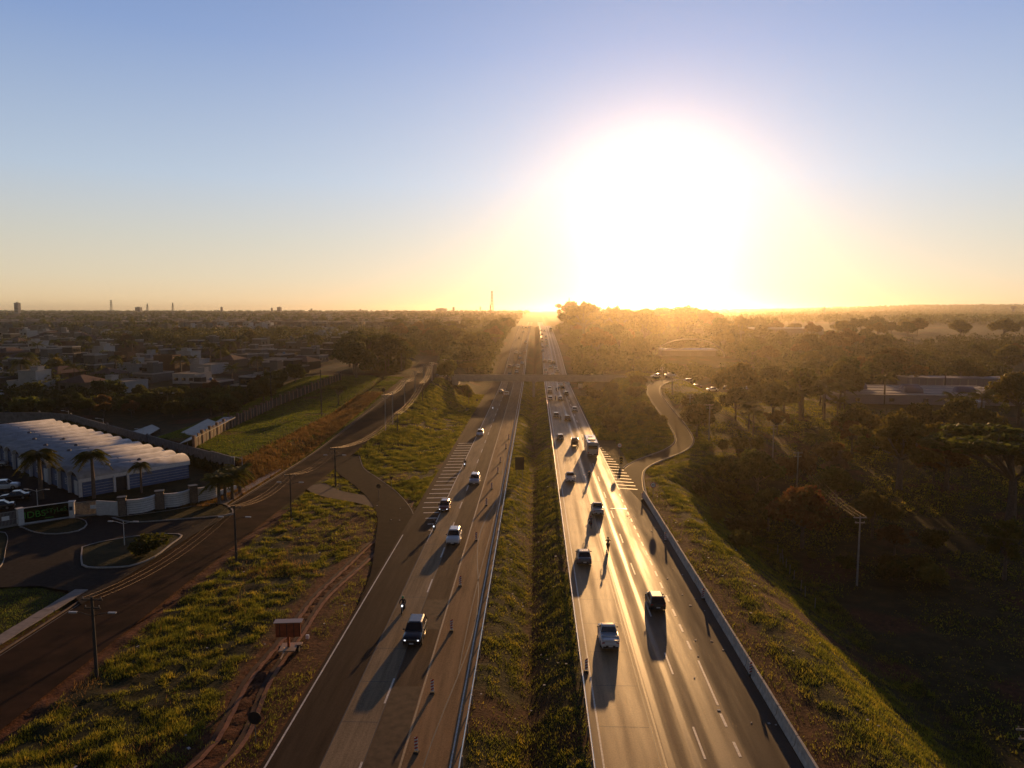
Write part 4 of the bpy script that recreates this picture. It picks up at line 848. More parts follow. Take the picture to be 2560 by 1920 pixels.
# ------------------------------------------------------------------ utility poles, lamps and wires
M_WOOD = mat('dark_power_pole', (.05, .045, .04), .85, noise=.2, nscale=3); M_CPOLE = mat('concrete_pole', (.3, .28, .26), .8, noise=.15, nscale=3); M_LAMP = mat('lamp_housing', (.5, .5, .5), .4)
M_WIRE = mat('aluminium_wire', (.26, .19, .14), .55, metal=.6)
TOPS = {}
def pole(key, px, py, ptop, label, m_=None, arms=2, lamp=False, r=.14, cross=True):
    x, y, z = P(px, py); t_ = math.hypot(x, y); H_ = at(px, ptop, math.sqrt(x*x+y*y)/math.hypot(*ray(px, ptop)[:2]))[2]-z
    o = thing('power_pole' if cross else 'light_pole', label, 'pole', (x, y, z)); mm = m_ or M_WOOD
    m = MB(); m.tube([(0, 0, -.6), (0, 0, H_)], [r*1.15, r*.75], 8); m.build('pole', mm, o)
    if cross:
        for k, zz in enumerate([H_-.25, H_-1.0][:max(1, min(2, arms))]):
            m = MB(); m.box((0, 0, zz), (1.9-.5*k, .1, .12)); a_ = m.build('crossarm', mm, o)
            q = MB()
            for xx in (-.8+.2*k, 0, .8-.2*k): q.tube([(xx, 0, zz+.05), (xx, 0, zz+.24)], .045, 6)
            q.build('insulators', mat('insulator_glaze', (.3, .25, .2), .3), a_)
    if lamp:
        for sx in ([-1, 1] if lamp == 2 else [lamp if lamp != True else 1]):
            zz = H_*.80 if cross else H_-.1
            m = MB(); m.tube([(0, 0, zz-.3), (sx*1.0, 0, zz), (sx*1.5, 0, zz+.05)], .035, 6); a_ = m.build('lamp_arm', mm, o); q = MB(); q.loft([[(sx*1.4, -.1, zz-.02), (sx*1.4, .1, zz-.02), (sx*1.4, .08, zz+.1), (sx*1.4, -.08, zz+.1)], [(sx*2.1, -.12, zz), (sx*2.1, .12, zz), (sx*2.1, .08, zz+.1), (sx*2.1, -.08, zz+.1)]]); q.build('lamp_head', M_LAMP, a_)
    TOPS[key] = (x, y, z+H_); return o
for key, px, py, pt, lab, kw in [('a', 241.5, 1690, 1490, 'nearest dark power pole with two street lamps, left of the rough grass', dict(lamp=2)), ('b', 591, 1406, 1264, 'dark power pole with a transformer strap where the forecourt meets the road', dict(lamp=2, arms=1)),
    ('c', 728, 1290, 1185, 'short dark power pole at the edge of the grass island', dict(arms=1, r=.1, lamp=2)), ('d', 839, 1214, 1119, 'dark power pole in the middle of the triangular grass island', dict(lamp=2)),
    ('e', 964, 1076, 986, 'tall pale concrete pole left of the side road curve', dict(m_=M_CPOLE)), ('f', 982, 1061, 980, 'pale concrete pole close beside the tall pale one', dict(m_=M_CPOLE)), ('g', 1012, 1013, 951, 'pale pole half way up the side road', dict(m_=M_CPOLE)),
    ('h', 1038, 980, 928, 'pale pole near the top of the side road', dict(m_=M_CPOLE)), ('i', 1060, 962, 910, 'pale pole by the overpass approach, third from its top', dict(m_=M_CPOLE)), ('j', 1080, 952, 905, 'pale pole where the wires bunch together left of the overpass', dict(m_=M_CPOLE)),
    ('k', 1111.6, 947, 897, 'thicker pole at the left end of the overpass', dict(m_=M_CPOLE, r=.2)), ('l', 993.6, 1077, 1034, 'short dark pole on the embankment under the wires', dict(arms=1)), ('m', 1056, 1003, 957, 'dark pole on the embankment crest', dict(arms=1)),
    ('q', 2142, 1464, 1289, 'lone pale power pole in the dark hollow on the right', dict(m_=M_CPOLE)), ('r', 1991, 1240, 1129, 'pale power pole rising from the trees on the right', dict(m_=M_CPOLE)), ('s', 1931, 1160, 1061, 'pale power pole in the hazy trees, left of two', dict(m_=M_CPOLE)),
    ('t', 1772, 1100, 1010, 'pale power pole right of the exit ramp curve', dict(m_=M_CPOLE)), ('u', 1724, 1046, 985, 'slim pale power pole further up the exit ramp', dict(m_=M_CPOLE)), ('v', 1680, 985, 938, 'hazy power pole near the right end of the overpass', dict(m_=M_CPOLE)), ('w', 1655, 955, 918, 'farthest hazy power pole above the overpass road', dict(m_=M_CPOLE)),
    ('z', 2553, 2080, 1810, 'power pole at the lower right edge of the photo', dict(m_=M_CPOLE))]:
    pole(key, px, py, pt, lab, **kw)
for px, py, pt, lab, kw in [(804, 1039, 924, 'tall pale mast standing alone on the lawn', dict(r=.16)), (678.5, 1010, 925, 'pale lamp mast behind the pillared fence', dict(lamp=1)), (421, 1038, 982, 'slim lamp mast in the dark field', dict(lamp=2, r=.07)),
    (80, 985, 944, 'street lamp beside the white pickup on the residential street', dict(lamp=1, r=.08)), (132, 940, 905, 'street lamp among the nearest houses', dict(lamp=1, r=.08)), (1743, 1085, 1030, 'slim lamp post right of the exit ramp', dict(r=.09, lamp=-1)),
    (173, 1060, 1026, 'white lamp post on the far end of the compound wall', dict(lamp=-1, r=.06, m_=M_LAMP)), (260, 1083, 1045, 'white lamp post on the compound wall, second from the left', dict(lamp=-1, r=.06, m_=M_LAMP)),
    (360, 1112, 1071, 'white lamp post on the compound wall, third from the left', dict(lamp=-1, r=.06, m_=M_LAMP)), (470, 1143, 1106, 'white lamp post where compound wall meets the fence', dict(r=.06, m_=M_LAMP)), (606, 1172, 1142, 'white lamp post behind the date palms', dict(lamp=-1, r=.06, m_=M_LAMP)),
    (311.6, 1367, 1302, 'white twin lamp post on the dark grass island', dict(lamp=2, r=.06, m_=M_LAMP)), (95, 1275, 1222, 'white twin lamp post behind the green sign', dict(lamp=2, r=.06, m_=M_LAMP))]:
    pole('L'+str(px), px, py, pt, lab, cross=False, **kw)
def wire(a, b, sag, label, n=3, spread=.75, r=.022, dzs=0):
    A, B = Vector(TOPS[a]) if isinstance(a, str) else Vector(a), Vector(TOPS[b]) if isinstance(b, str) else Vector(b)
    o = thing('power_line', label, 'power line', tuple(A), 0, 'power lines'); 
    for k in range(n):
        ox = (k-(n-1)/2)*spread; m = MB(); pts = []
        for i in range(13):
            t_ = i/12; p = A.lerp(B, t_)-A; pts.append((p.x+ox, p.y, p.z-sag*4*t_*(1-t_)-.05+dzs))
        m.tube(pts, r, 4, False); m.build('wire', M_WIRE, o)
for a, b, s_, lab in [('a', 'b', 1.2, 'power lines between the nearest pole and the forecourt pole'), ('b', 'c', 1.0, 'power lines from forecourt pole to island edge pole'), ('c', 'd', 1.2, 'power lines from island edge pole to triangular island pole'), ('d', 'l', 1.8, 'power lines sweeping from the island to the embankment pole'),
                      ('l', 'm', 1.3, 'power lines along the embankment poles'), ('m', 'j', 1.5, 'power lines from the embankment crest to the bunched pole'), ('e', 'g', 1.2, 'power lines from the tall pale pole up the side road'), ('g', 'h', 1.4, 'power lines between two pale side road poles'), ('h', 'i', 1.3, 'power lines near the top of the side road'),
                      ('i', 'j', 1.3, 'power lines to the bunched pole left of the overpass'), ('j', 'k', 1.2, 'power lines ending at the thick pole by the overpass'), ('q', 'r', 1.5, 'power lines from the hollow pole back to the trees'), ('r', 's', 1.5, 'power lines over the hazy trees'), ('s', 't', 2.2, 'power lines crossing from the trees to the ramp curve'),
                      ('t', 'u', 1.2, 'power lines along the exit ramp'), ('u', 'v', 1.6, 'power lines rising toward the overpass road'), ('v', 'w', 1.0, 'farthest power lines above the overpass road'), ('q', (92, 62, 8), 1.2, 'power lines running from the hollow pole to the right edge'), ('z', (70, 62, 2), 1.0, 'power lines at the lower right corner')]:
    wire(a, b, s_, lab, r=.006 if a in 'abcz' else .008 if a in 'dq' else .017)
kk = Vector(TOPS['k']); wire('k', (kk.x+16, kk.y+30, kk.z+1), 2, 'power lines hanging above the overpass, left of the highway', r=.018)
# ------------------------------------------------------------------ pillared fence beside the lawn
fp = [P(486, 1126), P(560, 1078), P(680, 1020), P(780, 979), P(858, 948)]; fpts = []
for i in range(4):
    L_ = math.hypot(fp[i+1][0]-fp[i][0], fp[i+1][1]-fp[i][1]); n = max(2, int(L_/2.45))
    for k in range(n): fpts.append(tuple(fp[i][j]+(fp[i+1][j]-fp[i][j])*k/n for j in range(2)))
o = thing('pillared_fence', 'long dark fence with pale brick pillars along the lawn', 'fence', fp[0]); x0_, y0_, z0_ = fp[0]
MP = mat('pale_brick_pillar', (.22, .13, .08), .85, noise=.25, nscale=2); MPAN = mat('dark_fence_panel', (.025, .016, .012), .8, noise=.3, nscale=2)
pm1 = MB(); pm1.box((0, 0, 1.3), (.55, .55, 3.2)); pm1 = pm1.mesh('pillar', MP); pm2 = MB(); pm2.box((0, 0, 1.2), (.28, .4, 3.0)); pm2 = pm2.mesh('pillar', MP)
pc = MB(); pc.box((0, 0, 0), (.66, .66, .12)); pc = pc.mesh('cap', MP)
for i, (x, y) in enumerate(fpts):
    z = T1(x, y); q = put('pillar', pm1 if i % 2 == 0 else pm2, o, (x-x0_, y-y0_, z-z0_))
    if i % 2 == 0: put('cap', pc, q, (0, 0, 2.96))
    if i+1 < len(fpts):
        X2, Y2 = fpts[i+1]; L_ = math.hypot(X2-x, Y2-y); m = MB(); m.box(((x+X2)/2-x0_, (y+Y2)/2-y0_, z-z0_+1.1), (L_, .14, 2.7), math.atan2(Y2-y, X2-x)); m.build('panel', MPAN, o)
# tin roofs and the ramped slab behind the fence
MTIN = mat('grey_tin_roof', (.24, .22, .20), .5, noise=.2, nscale=1.0, metal=.2)
def quadthing(pxs, h0, h1, label, name='lean_to_roof', m=MTIN, cat='shed'):
    ps = [P(*p) for p in pxs]; c = ps[0]; o = thing(name, label, cat, c); mm = MB(); n = len(ps)
    vs = [(p[0]-c[0], p[1]-c[1], (p[2]-c[2])+hh) for p, hh in zip(ps, h1)]+[(p[0]-c[0], p[1]-c[1], (p[2]-c[2])+hh-.18) for p, hh in zip(ps, h1)]
    mm.add(vs, [tuple(range(n)), tuple(range(2*n-1, n-1, -1))]+[(i, (i+1) % n, n+(i+1) % n, n+i) for i in range(n)]); mm.build('roof', m, o)
    mm = MB()
    for p, hh in zip(ps, h1): mm.tube([(p[0]-c[0], p[1]-c[1], -.4), (p[0]-c[0], p[1]-c[1], hh-.1)], .12, 6)
    mm.build('walls', MPAN, o)
quadthing([(446, 1140), (486, 1128), (590, 1070), (560, 1070)], 0, [2.6, 2.8, 2.8, 2.8], 'long narrow tin roof leaning against the pillared fence')
quadthing([(400, 1118), (446, 1136), (560, 1078), (520, 1062)], 0, [.9, .9, 1.6, 1.6], 'flat grey slab roof in the dark field by the fence')
quadthing([(310, 1092), (360, 1100), (400, 1080), (380, 1070)], 0, [.6, .6, 1.0, 1.0], 'small flat grey slab in the dark field')
# ------------------------------------------------------------------ walls between points
def wallseg(o, a, b, h, th, m, name='wall', z0=0., c=None):
    c = c or (o.location.x, o.location.y, o.location.z); L_ = math.hypot(b[0]-a[0], b[1]-a[1]); mm = MB()
    za = min(a[2], b[2]); mm.box(((a[0]+b[0])/2-c[0], (a[1]+b[1])/2-c[1], za-c[2]+z0+h/2-.2), (L_, th, h+.4), math.atan2(b[1]-a[1], b[0]-a[0])); return mm.build(name, m, o)
MW = mat('stained_grey_wall', (.17, .165, .16), .9, noise=.3, nscale=1.2)
pw = [P(-60, 1058), P(100, 1056), P(179, 1062), P(270, 1090), P(370, 1118), P(470, 1148), P(530, 1163), P(585, 1180)]
o = thing('compound_wall', 'stained grey boundary wall behind the arched blue building', 'wall', pw[0])
for a, b_ in zip(pw, pw[1:]): q = wallseg(o, a, b_, 3.0, .25, MW, 'wall_panel')
for p in pw[1:]: m = MB(); m.box((p[0]-pw[0][0], p[1]-pw[0][1], 1.6), (.4, .4, 3.6)); m.build('pier', MW, o)
o = thing('post_fence', 'broken row of thin pale fence posts down in the dark hollow', 'fence', P(1950, 1406)); c0 = P(1950, 1406)
for px, py in [(1950, 1406), (1958, 1412), (1965, 1420), (1974, 1436), (1985, 1450), (2002, 1476), (2013, 1492), (2037, 1522), (1955, 1395), (1944, 1385)]:
    q = P(px, py); m = MB(); m.tube([(q[0]-c0[0], q[1]-c0[1], q[2]-c0[2]-.3), (q[0]-c0[0]+rnd.uniform(-.1, .1), q[1]-c0[1], q[2]-c0[2]+1.5)], .06, 5); m.build('post', M_CPOLE, o)
# ------------------------------------------------------------------ the arched storage building
A = Vector((-78.4, 117.6, 0)); e1 = Vector((.61, .79, 0)).normalized(); e2 = Vector((-.79, .61, 0)).normalized(); LV, WV, NV, HV, RV = 19.0, 5.0, 15, 3.2, 1.3
o = thing('storage_building', 'long blue and white building roofed with rows of white barrel vaults', 'building', A); rot = math.atan2(e1.y, e1.x)
MVW = mat('white_vault_roof', (.42, .43, .46), .9, noise=.25, nscale=.8, bump=.2); MBL = mat('blue_painted_wall', (.10, .15, .27), .8, noise=.15, nscale=2); MWP = mat('white_painted_trim', (.62, .62, .62), .85, noise=.1, nscale=2)
def loc(u, v, z): p = e1*u+e2*v; return (p.x, p.y, z)
v_ = MB(); rows = []
for u in (-.35, LV+.3):
    rows.append([(u, WV/2-WV/2*math.cos(math.pi*k/12)*1.0, RV*math.sin(math.pi*k/12)) for k in range(13)]+[(u, WV/2+(WV/2-.24)*math.cos(math.pi*k/12), (RV-.24)*math.sin(math.pi*k/12)) for k in range(13)])
v_.loft(rows); vme = v_.mesh('vault_roof', MVW, True)
tm = MB(); tm.add([(.35, WV/2-(WV/2-.1)*math.cos(math.pi*k/10), (RV-.1)*math.sin(math.pi*k/10)) for k in range(11)], [tuple(range(11))]); tme = tm.mesh('arch_infill', M_TRIM)
tm = MB(); tm.add([(LV+.1, WV/2-(WV/2-.1)*math.cos(math.pi*k/10), (RV-.1)*math.sin(math.pi*k/10)) for k in range(11)], [tuple(range(11))]); tme2 = tm.mesh('gable', MVW)
pil = MB(); pil.box((0, 0, HV/2), (.5, .35, HV)); pil = pil.mesh('pillar', MWP); bay = MB(); bay.box((.5, WV/2, HV/2-.05), (.2, WV-.3, HV-.1)); bay = bay.mesh('bay_wall', MBL)
lou = MB()
for k in range(4): lou.box((.38, WV/2+.3, 1.2+k*.32), (.05, .9, .1))
lou = lou.mesh('louvre', MWP); dr_ = MB(); dr_.box((.2, WV/2, 1.3), (.1, 1.6, 2.6)); dr_ = dr_.mesh('door', MWP)
for i in range(NV):
    p = e2*(i*WV); put('vault_roof', vme, o, (p.x, p.y, HV), rot); put('arch_infill', tme, o, (p.x, p.y, HV), rot); put('gable', tme2, o, (p.x, p.y, HV), rot)
    put('pillar', pil, o, (p.x, p.y, 0), rot); b_ = put('bay_wall', bay, o, (p.x, p.y, 0), rot)
    put('louvre' if i % 3 else 'door', lou if i % 3 else dr_, b_)
m = MB(); u0 = .4
for c_, d_ in (((u0+(LV-u0)/2, .12, HV/2-.3), (LV-u0, .24, HV-.6)),): 
    q = e1*c_[0]+e2*c_[1]; m.box((q.x, q.y, c_[2]), d_, rot)
m.build('end_wall', MBL, o)
for k in range(1, 5): q = e1*(LV/2+.2)+e2*(-.02); m = MB(); m.box((q.x, q.y, .5*k), (LV-.5, .06, .035), rot); m.build('wall_rib', MWP, o)
q = e1*(LV/2)+e2*.1; m = MB(); m.box((q.x, q.y, HV-.28), (LV+.5, .34, .62), rot); m.build('fascia', MWP, o)
q = e1*(LV-.1)+e2*(NV*WV/2); m = MB(); m.box((q.x, q.y, HV/2), (.25, NV*WV, HV), rot); m.build('back_wall', MBL, o)
q = e1*6.6+e2*(-.06); m = MB(); m.box((q.x, q.y, 1.25), (1.8, .12, 2.5), rot); d_ = m.build('door', M_TRIM, o)
for s_ in (-1, 1): q = e1*(6.6+s_*1.15)+e2*(-.2); m = MB(); m.box((q.x, q.y, 1.45), (.35, .4, 2.9), rot); m.build('pillar', MWP, o)
vt = MB(); vt.loft([[(.45*math.cos(a_*math.pi/5)*s_, .45*math.sin(a_*math.pi/5)*s_, z_) for a_ in range(10)] for s_, z_ in ((1, 0), (.9, .25), (.4, .42))]); vt = vt.mesh('roof_vent', mat('dark_vent', (.06, .07, .1), .5))
for i, (u, v) in enumerate([(5.5, 1.5), (6.5, 6.5), (4.5, 10.5), (7.5, 14), (11, 3.5), (6, 19), (9, 24), (5, 29), (10, 33), (6, 40), (8, 48)]):
    q = e1*u+e2*(WV*int(v/4.6)+WV/2); put('roof_vent', vt, o, (q.x, q.y, HV+RV-.06), rot)
m = MB(); pts = [e1*(9+.5*math.sin(i*.9))+e2*(i*WV/2)+Vector((0, 0, HV+(RV if i % 2 else .25)+.05)) for i in range(1, 2*NV)]; m.tube(pts, .09, 5); m.build('roof_cable', M_TRIM, o)
# ------------------------------------------------------------------ front gate, sign and bowed white walls
W = [P(-120, 1344), P(45, 1314), P(59, 1311), P(175, 1294), P(188, 1293), P(243, 1288), P(297, 1291), P(317, 1289), P(390, 1274), P(411, 1272), P(475, 1260), P(493, 1257), P(548, 1241), P(590, 1226)]
MBAR = mat('grey_fence_bar', (.25, .24, .23), .6, metal=.3)
def bar_fence(a, b, label, h=2.3, board=None):
    o = thing('steel_fence', label, 'fence', a); L_ = math.hypot(b[0]-a[0], b[1]-a[1]); ang = math.atan2(b[1]-a[1], b[0]-a[0]); o.rotation_euler = (0, 0, ang)
    m = MB(); m.box((L_/2, 0, .15), (L_, .08, .3)); m.box((L_/2, 0, h), (L_, .08, .09)); m.box((L_/2, 0, h*.5), (L_, .05, .06)); m.build('frame', MBAR, o)
    bb = MB(); bb.box((0, 0, h/2), (.07, .05, h)); bb = bb.mesh('bar', MBAR)
    for k in range(int(L_/.17)): put('bar', bb, o, (k*.17+.08, 0, 0))
    if board: m = MB(); m.box((board, -.06, h*.62), (.95, .03, .62)); bd = m.build('notice_board', M_WHITE, o)
bar_fence(W[0], W[1], 'grey vertical bar fence with a small notice, left of the green sign', board=6.4)
bar_fence(W[4], W[5], 'grey bar gate with a small white notice, right of the green sign', board=2.6)
a, b_ = W[2], W[3]; L_ = math.hypot(b_[0]-a[0], b_[1]-a[1]); o = thing('company_sign', 'long dark green glazed sign panel with green company lettering at the entrance', 'sign', a, math.atan2(b_[1]-a[1], b_[0]-a[0]))
m = MB(); m.box((L_/2, 0, 1.3), (L_, .1, 2.3)); m.build('panel', mat('dark_green_glass', (.004, .012, .006), .12, spec=.8), o)
m = MB(); m.box((L_/2, 0, 2.5), (L_, .16, .1)); m.build('top_rail', MWP, o); m = MB(); m.box((L_/2, 0, .08), (L_, .3, .3)); m.build('bottom_rail', MWP, o)
MGR = mat('green_lettering', (.04, .26, .03), .5)
text('IDBS', 1.4, MGR, o, (L_*.25, -.07, 1.3), (math.pi/2, 0, 0), 'lettering'); text('STyLeS', .95, mat('dim_green_lettering', (.04, .2, .04), .5), o, (L_*.71, -.07, 1.55), (math.pi/2, 0, 0), 'lettering')
m = MB(); m.box((L_*.55, -.07, .55), (1.1, .02, .09)); m.build('underline', MGR, o)
for i, q in enumerate([(58, 1313), (232/2, 1307)]): pass
def block(a, b, h, label, name, m_, th=.35, cap=None):
    o = thing(name, label, 'wall', a); wallseg(o, a, b, h, th, m_, 'shaft')
    if cap: L_ = math.hypot(b[0]-a[0], b[1]-a[1]); mm = MB(); mm.box(((b[0]-a[0])/2, (b[1]-a[1])/2, h+.05), (L_+.2, th+.2, .14), math.atan2(b[1]-a[1], b[0]-a[0])); mm.build('cap', cap, o)
    return o
block(W[1], W[2], 2.5, 'white gate pillar left of the green sign', 'gate_pillar', MWP, .8, MWP); o = block(W[3], W[4], 2.5, 'white gate pillar with a dark logo plate right of the green sign', 'gate_pillar', MWP, .8, MWP)
m = MB(); cx_, cy_ = (W[4][0]-W[3][0])/2, (W[4][1]-W[3][1])/2; m.box((cx_+.1, cy_-.44, 1.55), (.45, .04, .6), math.atan2(cy_, cx_)); m.build('logo_plate', mat('dark_blue_plate', (.02, .05, .09), .5), o)
MBROWN = mat('brown_stone_pillar', (.17, .13, .10), .9, noise=.3, nscale=4)
for i, (k, lab) in enumerate([(6, 'square brown stone pillar between the ribbed wall and first bowed wall'), (8, 'square brown stone pillar between the two bowed white walls'), (10, 'square brown stone pillar nearest the date palms')]):
    block(W[k], W[k+1], 3.0, lab, 'stone_pillar', MBROWN, 1.1, M_TRIM)
def ribwall(a, b, label, bow=0., n=6, h=2.4, zb=.25):
    o = thing('ribbed_wall', label, 'wall', a); L_ = math.hypot(b[0]-a[0], b[1]-a[1]); o.rotation_euler = (0, 0, math.atan2(b[1]-a[1], b[0]-a[0])); ns = 10
    ctr = [(L_*t_/ns, -bow*4*(t_/ns)*(1-t_/ns)) for t_ in range(ns+1)]
    for k in range(n):
        hh = (h-zb)/n; z0 = zb+k*hh; m = MB(); m.loft([[(x, y-.15, z0), (x, y+.15, z0), (x, y+.15, z0+hh-.05), (x, y-.15, z0+hh-.05)] for x, y in ctr]); m.build('course', MWP, o)
    m = MB(); m.loft([[(x, y-.10, zb-.25), (x, y+.10, zb-.25), (x, y+.10, h-.02), (x, y-.10, h-.02)] for x, y in ctr]); m.build('core', MWP if not bow else M_TRIM, o)
    if bow: m = MB(); m.loft([[(x, y*1.1-.32, h), (x, y*1.1+.2, h), (x, y*1.1+.2, h+.14), (x, y*1.1-.32, h+.14)] for x, y in ctr]); m.build('coping', MWP, o); m = MB(); m.box((L_/2, -.1, .12), (L_, .3, .3)); m.build('plinth', MWP, o)
ribwall(W[5], W[6], 'straight white wall with horizontal grooves beside the gate'); ribwall(W[7], W[8], 'first bowed white wall, between two brown pillars', .9, 6); ribwall(W[9], W[10], 'second bowed white wall from the gate', .9, 6); ribwall(W[11], W[12], 'last bowed white wall, partly behind the date palms', .8, 6)
block(W[12], W[13], 1.0, 'low white wall running behind the date palms', 'low_wall', MWP)
# islands, kerbs, pavement slabs
def island(pxs, label, m=None, name='grass_island', h=.14):
    pts = [P(*p)[:2] for p in pxs]; c = dense([(*p, 0) for p in pts+[pts[0]]], 1.2)[:-1]; o = MB(); o.prism([tuple(q[:2]) for q in c], .0, .22); r = o.build(name, gm, kind='structure')
    n = len(c); cc = c[:, :2].mean(0); kb = MB(); inn = cc+(c[:, :2]-cc)*1.0; out_ = cc+(c[:, :2]-cc)*1.035
    vs = [(p[0], p[1], .29) for p in inn]+[(p[0], p[1], .29) for p in out_]+[(p[0], p[1], 0) for p in out_]; fs = []
    for i in range(n): j = (i+1) % n; fs += [(i, j, n+j, n+i), (n+i, n+j, 2*n+j, 2*n+i)]
    kb.add(vs, fs); kb.build('kerb', M_KERB, r); return r
island([(208, 1372), (250, 1360), (330, 1346), (420, 1339), (452, 1343), (425, 1365), (385, 1395), (340, 1414), (300, 1421), (220, 1421), (206, 1405)], '')
island([(52, 1319), (170, 1300), (204, 1302), (216, 1314), (195, 1330), (140, 1338), (90, 1334)], '')
island([(-60, 1360), (0, 1335), (18, 1345), (14, 1375), (0, 1420), (-60, 1440)], '')
island([(285, 1297), (400, 1283), (540, 1262), (580, 1280), (560, 1291), (420, 1303), (330, 1308)], '')
slab = MB(); slab.box((0, 0, 0), (1.5, 1.86, .12)); slab = slab.mesh('paving_slab', mat('pavement_slab', (.26, .22, .20), .9, noise=.2, nscale=2))
sw = thing('pavement', 'pavement', 'pavement'); 
for k_ in ('label', 'category'): del sw[k_]
sw['kind'] = 'structure'
for i in range(60):
    y = 44+i*1.9
    if 76.5 < y < 84.5 or 97 < y < 113: continue
    if y > 140: break
    put('paving_slab', slab, sw, (-52.1+rnd.uniform(-.03, .03), y, .15+rnd.uniform(-.012, .012)), R(rnd.uniform(-.6, .6)))
# ------------------------------------------------------------------ far buildings on the right
def boxb(name, label, cat, px, py, w_, d, h, m, parts=(), rz=0, roofm=None, dz=0):
    x, y, z = P(px, py); o = thing(name, label, cat, (x, y, z+dz), rz); mm = MB(); mm.box((0, d/2, h/2-.5), (w_, d, h+1)); mm.build('wall', m, o)
    mm = MB(); mm.box((0, d/2, h+.12), (w_+.6, d+.6, .3)); mm.build('roof', roofm or m, o); return o
MWH = mat('pale_warehouse_wall', (.3, .27, .3), .8, noise=.1, nscale=.3); MPUR = mat('blue_grey_vault', (.10, .10, .17), .7)
o = boxb('warehouse', 'very long low warehouse with a pale roof edge in the haze', 'building', 1895, 846, 105, 30, 8, MWH, roofm=mat('pale_roof_edge', (.6, .55, .5), .5))
o = boxb('market_hall', 'low wide hall with flat pale roof and rounded blue skylights', 'building', 2330, 1012, 62, 34, 3.0, MWH, rz=R(-4), roofm=mat('dusty_flat_roof', (.3, .27, .25), .8, noise=.2, nscale=.5))
for (u, v) in [(-24, 12), (-3, 8), (0, 17), (15, 10), (-17, 20)]:
    m = MB(); m.loft([[(u+xx, v-2.6*math.cos(math.pi*k/8), 3.1+2.2*math.sin(math.pi*k/8)) for k in range(9)] for xx in (-2.6, 2.6)]); m.build('skylight', MPUR, o, True)
for i in range(5): m = MB(); m.box((-24+i*11, -.04, 1.5), (1.6, .1, 1.1)); m.build('window', M_GLASS, o)
for i in range(4): m = MB(); m.box((0, 4+i*9, 3.35), (60, .3, .2)); m.build('roof_seam', MWH, o)
o = boxb('arcade_building', 'long narrow building with a columned front behind the hall', 'building', 2400, 968, 40, 10, 3.4, MWH, rz=R(-4))
for i in range(13): m = MB(); m.box((-19+i*3.1, -.6, 1.5), (.3, .3, 3.2)); m.build('column', mat('pale_column', (.4, .37, .35), .8), o)
o = boxb('flat_roof_shed', 'small shed with a bluish white wall below the hall', 'building', 2425, 1030, 9, 6, 3, mat('bluish_white_wall', (.4, .42, .5), .7))
# the gymnasium with an arched truss
x, y, z = P(1722, 897); D_ = math.hypot(x, y); o = thing('arched_pavilion', 'hazy pavilion with a big thin arch over a pale roof band', 'building', (x, y, z)); sc_ = 170*D_/1775/2; hh_ = 44*D_/1775
m = MB(); m.tube([(sc_*math.cos(math.pi*k/24), 0, 1+hh_*math.sin(math.pi*k/24)) for k in range(25)], .35, 6); m.build('arch', mat('pale_arch_steel', (.65, .6, .5), .5), o)
m = MB(); m.box((0, 6, 3.2), (sc_*1.55, 12, 3.2)); m.build('wall', MWH, o); m = MB(); m.box((0, 5, 5.3), (sc_*1.58, 15, .9)); m.build('roof', mat('pale_lilac_roof', (.55, .5, .55), .5), o)
# ------------------------------------------------------------------ the skyline
MTW = mat('far_tower_block', (.15, .16, .18), .8); MST = mat('lattice_steel', (.2, .17, .16), .6)
def tower(px, ytop, w_, D, label, name='tower_block', d=None):
    q = at(px, 781, D); zt = at(px, ytop, D)[2]; zg = T1(q[0], q[1]); ww = w_*D/1775; o = thing(name, label, 'building', (q[0], q[1], zg)); m = MB(); m.box((0, 0, (zt-zg)/2), (ww, d or ww, zt-zg)); m.build('wall', MTW, o)
    m = MB(); m.box((0, 0, zt-zg+.6), (ww*.4, ww*.4, 1.4)); m.build('roof_room', MTW, o)
    for k in range(1, int((zt-zg)/6)): m = MB(); m.box((0, -(d or ww)/2-.05, k*6), (ww*.9, .1, 1.6)); m.build('window_band', M_GLASS, o)
    return o
for px, yt, w_, D, lab in [(44.5, 757, 10, 1500, 'tall slab tower alone on the horizon at the far left'), (347, 768, 12, 2000, 'squat square tower block between the pylons'), (554.6, 768, 4.5, 2000, 'thin tower block beside bare tall trees on the skyline'),
    (680, 770, 4, 2200, 'slim tower left of a wider grey one'), (698.7, 768, 9, 2000, 'grey tower block on the skyline above the mid-left town'), (779, 772, 4, 2400, 'tiny tower on the skyline left of centre'), (901, 773, 4, 2400, 'tiny pointed tower on the skyline near the centre'),
    (1104, 771, 26, 2200, 'wide low block on the skyline left of the highway'), (1134, 768, 5, 2000, 'narrow tower right of the wide low block')]: tower(px, yt, w_, D, lab)
x, y, z = at(2533, 781, 2000); zg = T1(x, y); zt = at(2533, 765, 2000)[2]; o = thing('water_tower', 'small water tower on the hazy ridge at the far right', 'water tower', (x, y, zg)); m = MB(); m.tube([(0, 0, 0), (0, 0, zt-zg-8)], 3.5, 10); m.build('shaft', MTW, o); m = MB(); m.tube([(0, 0, zt-zg-8), (0, 0, zt-zg-6), (0, 0, zt-zg)], [4, 7.5, 7.5], 12); m.build('tank', MTW, o)
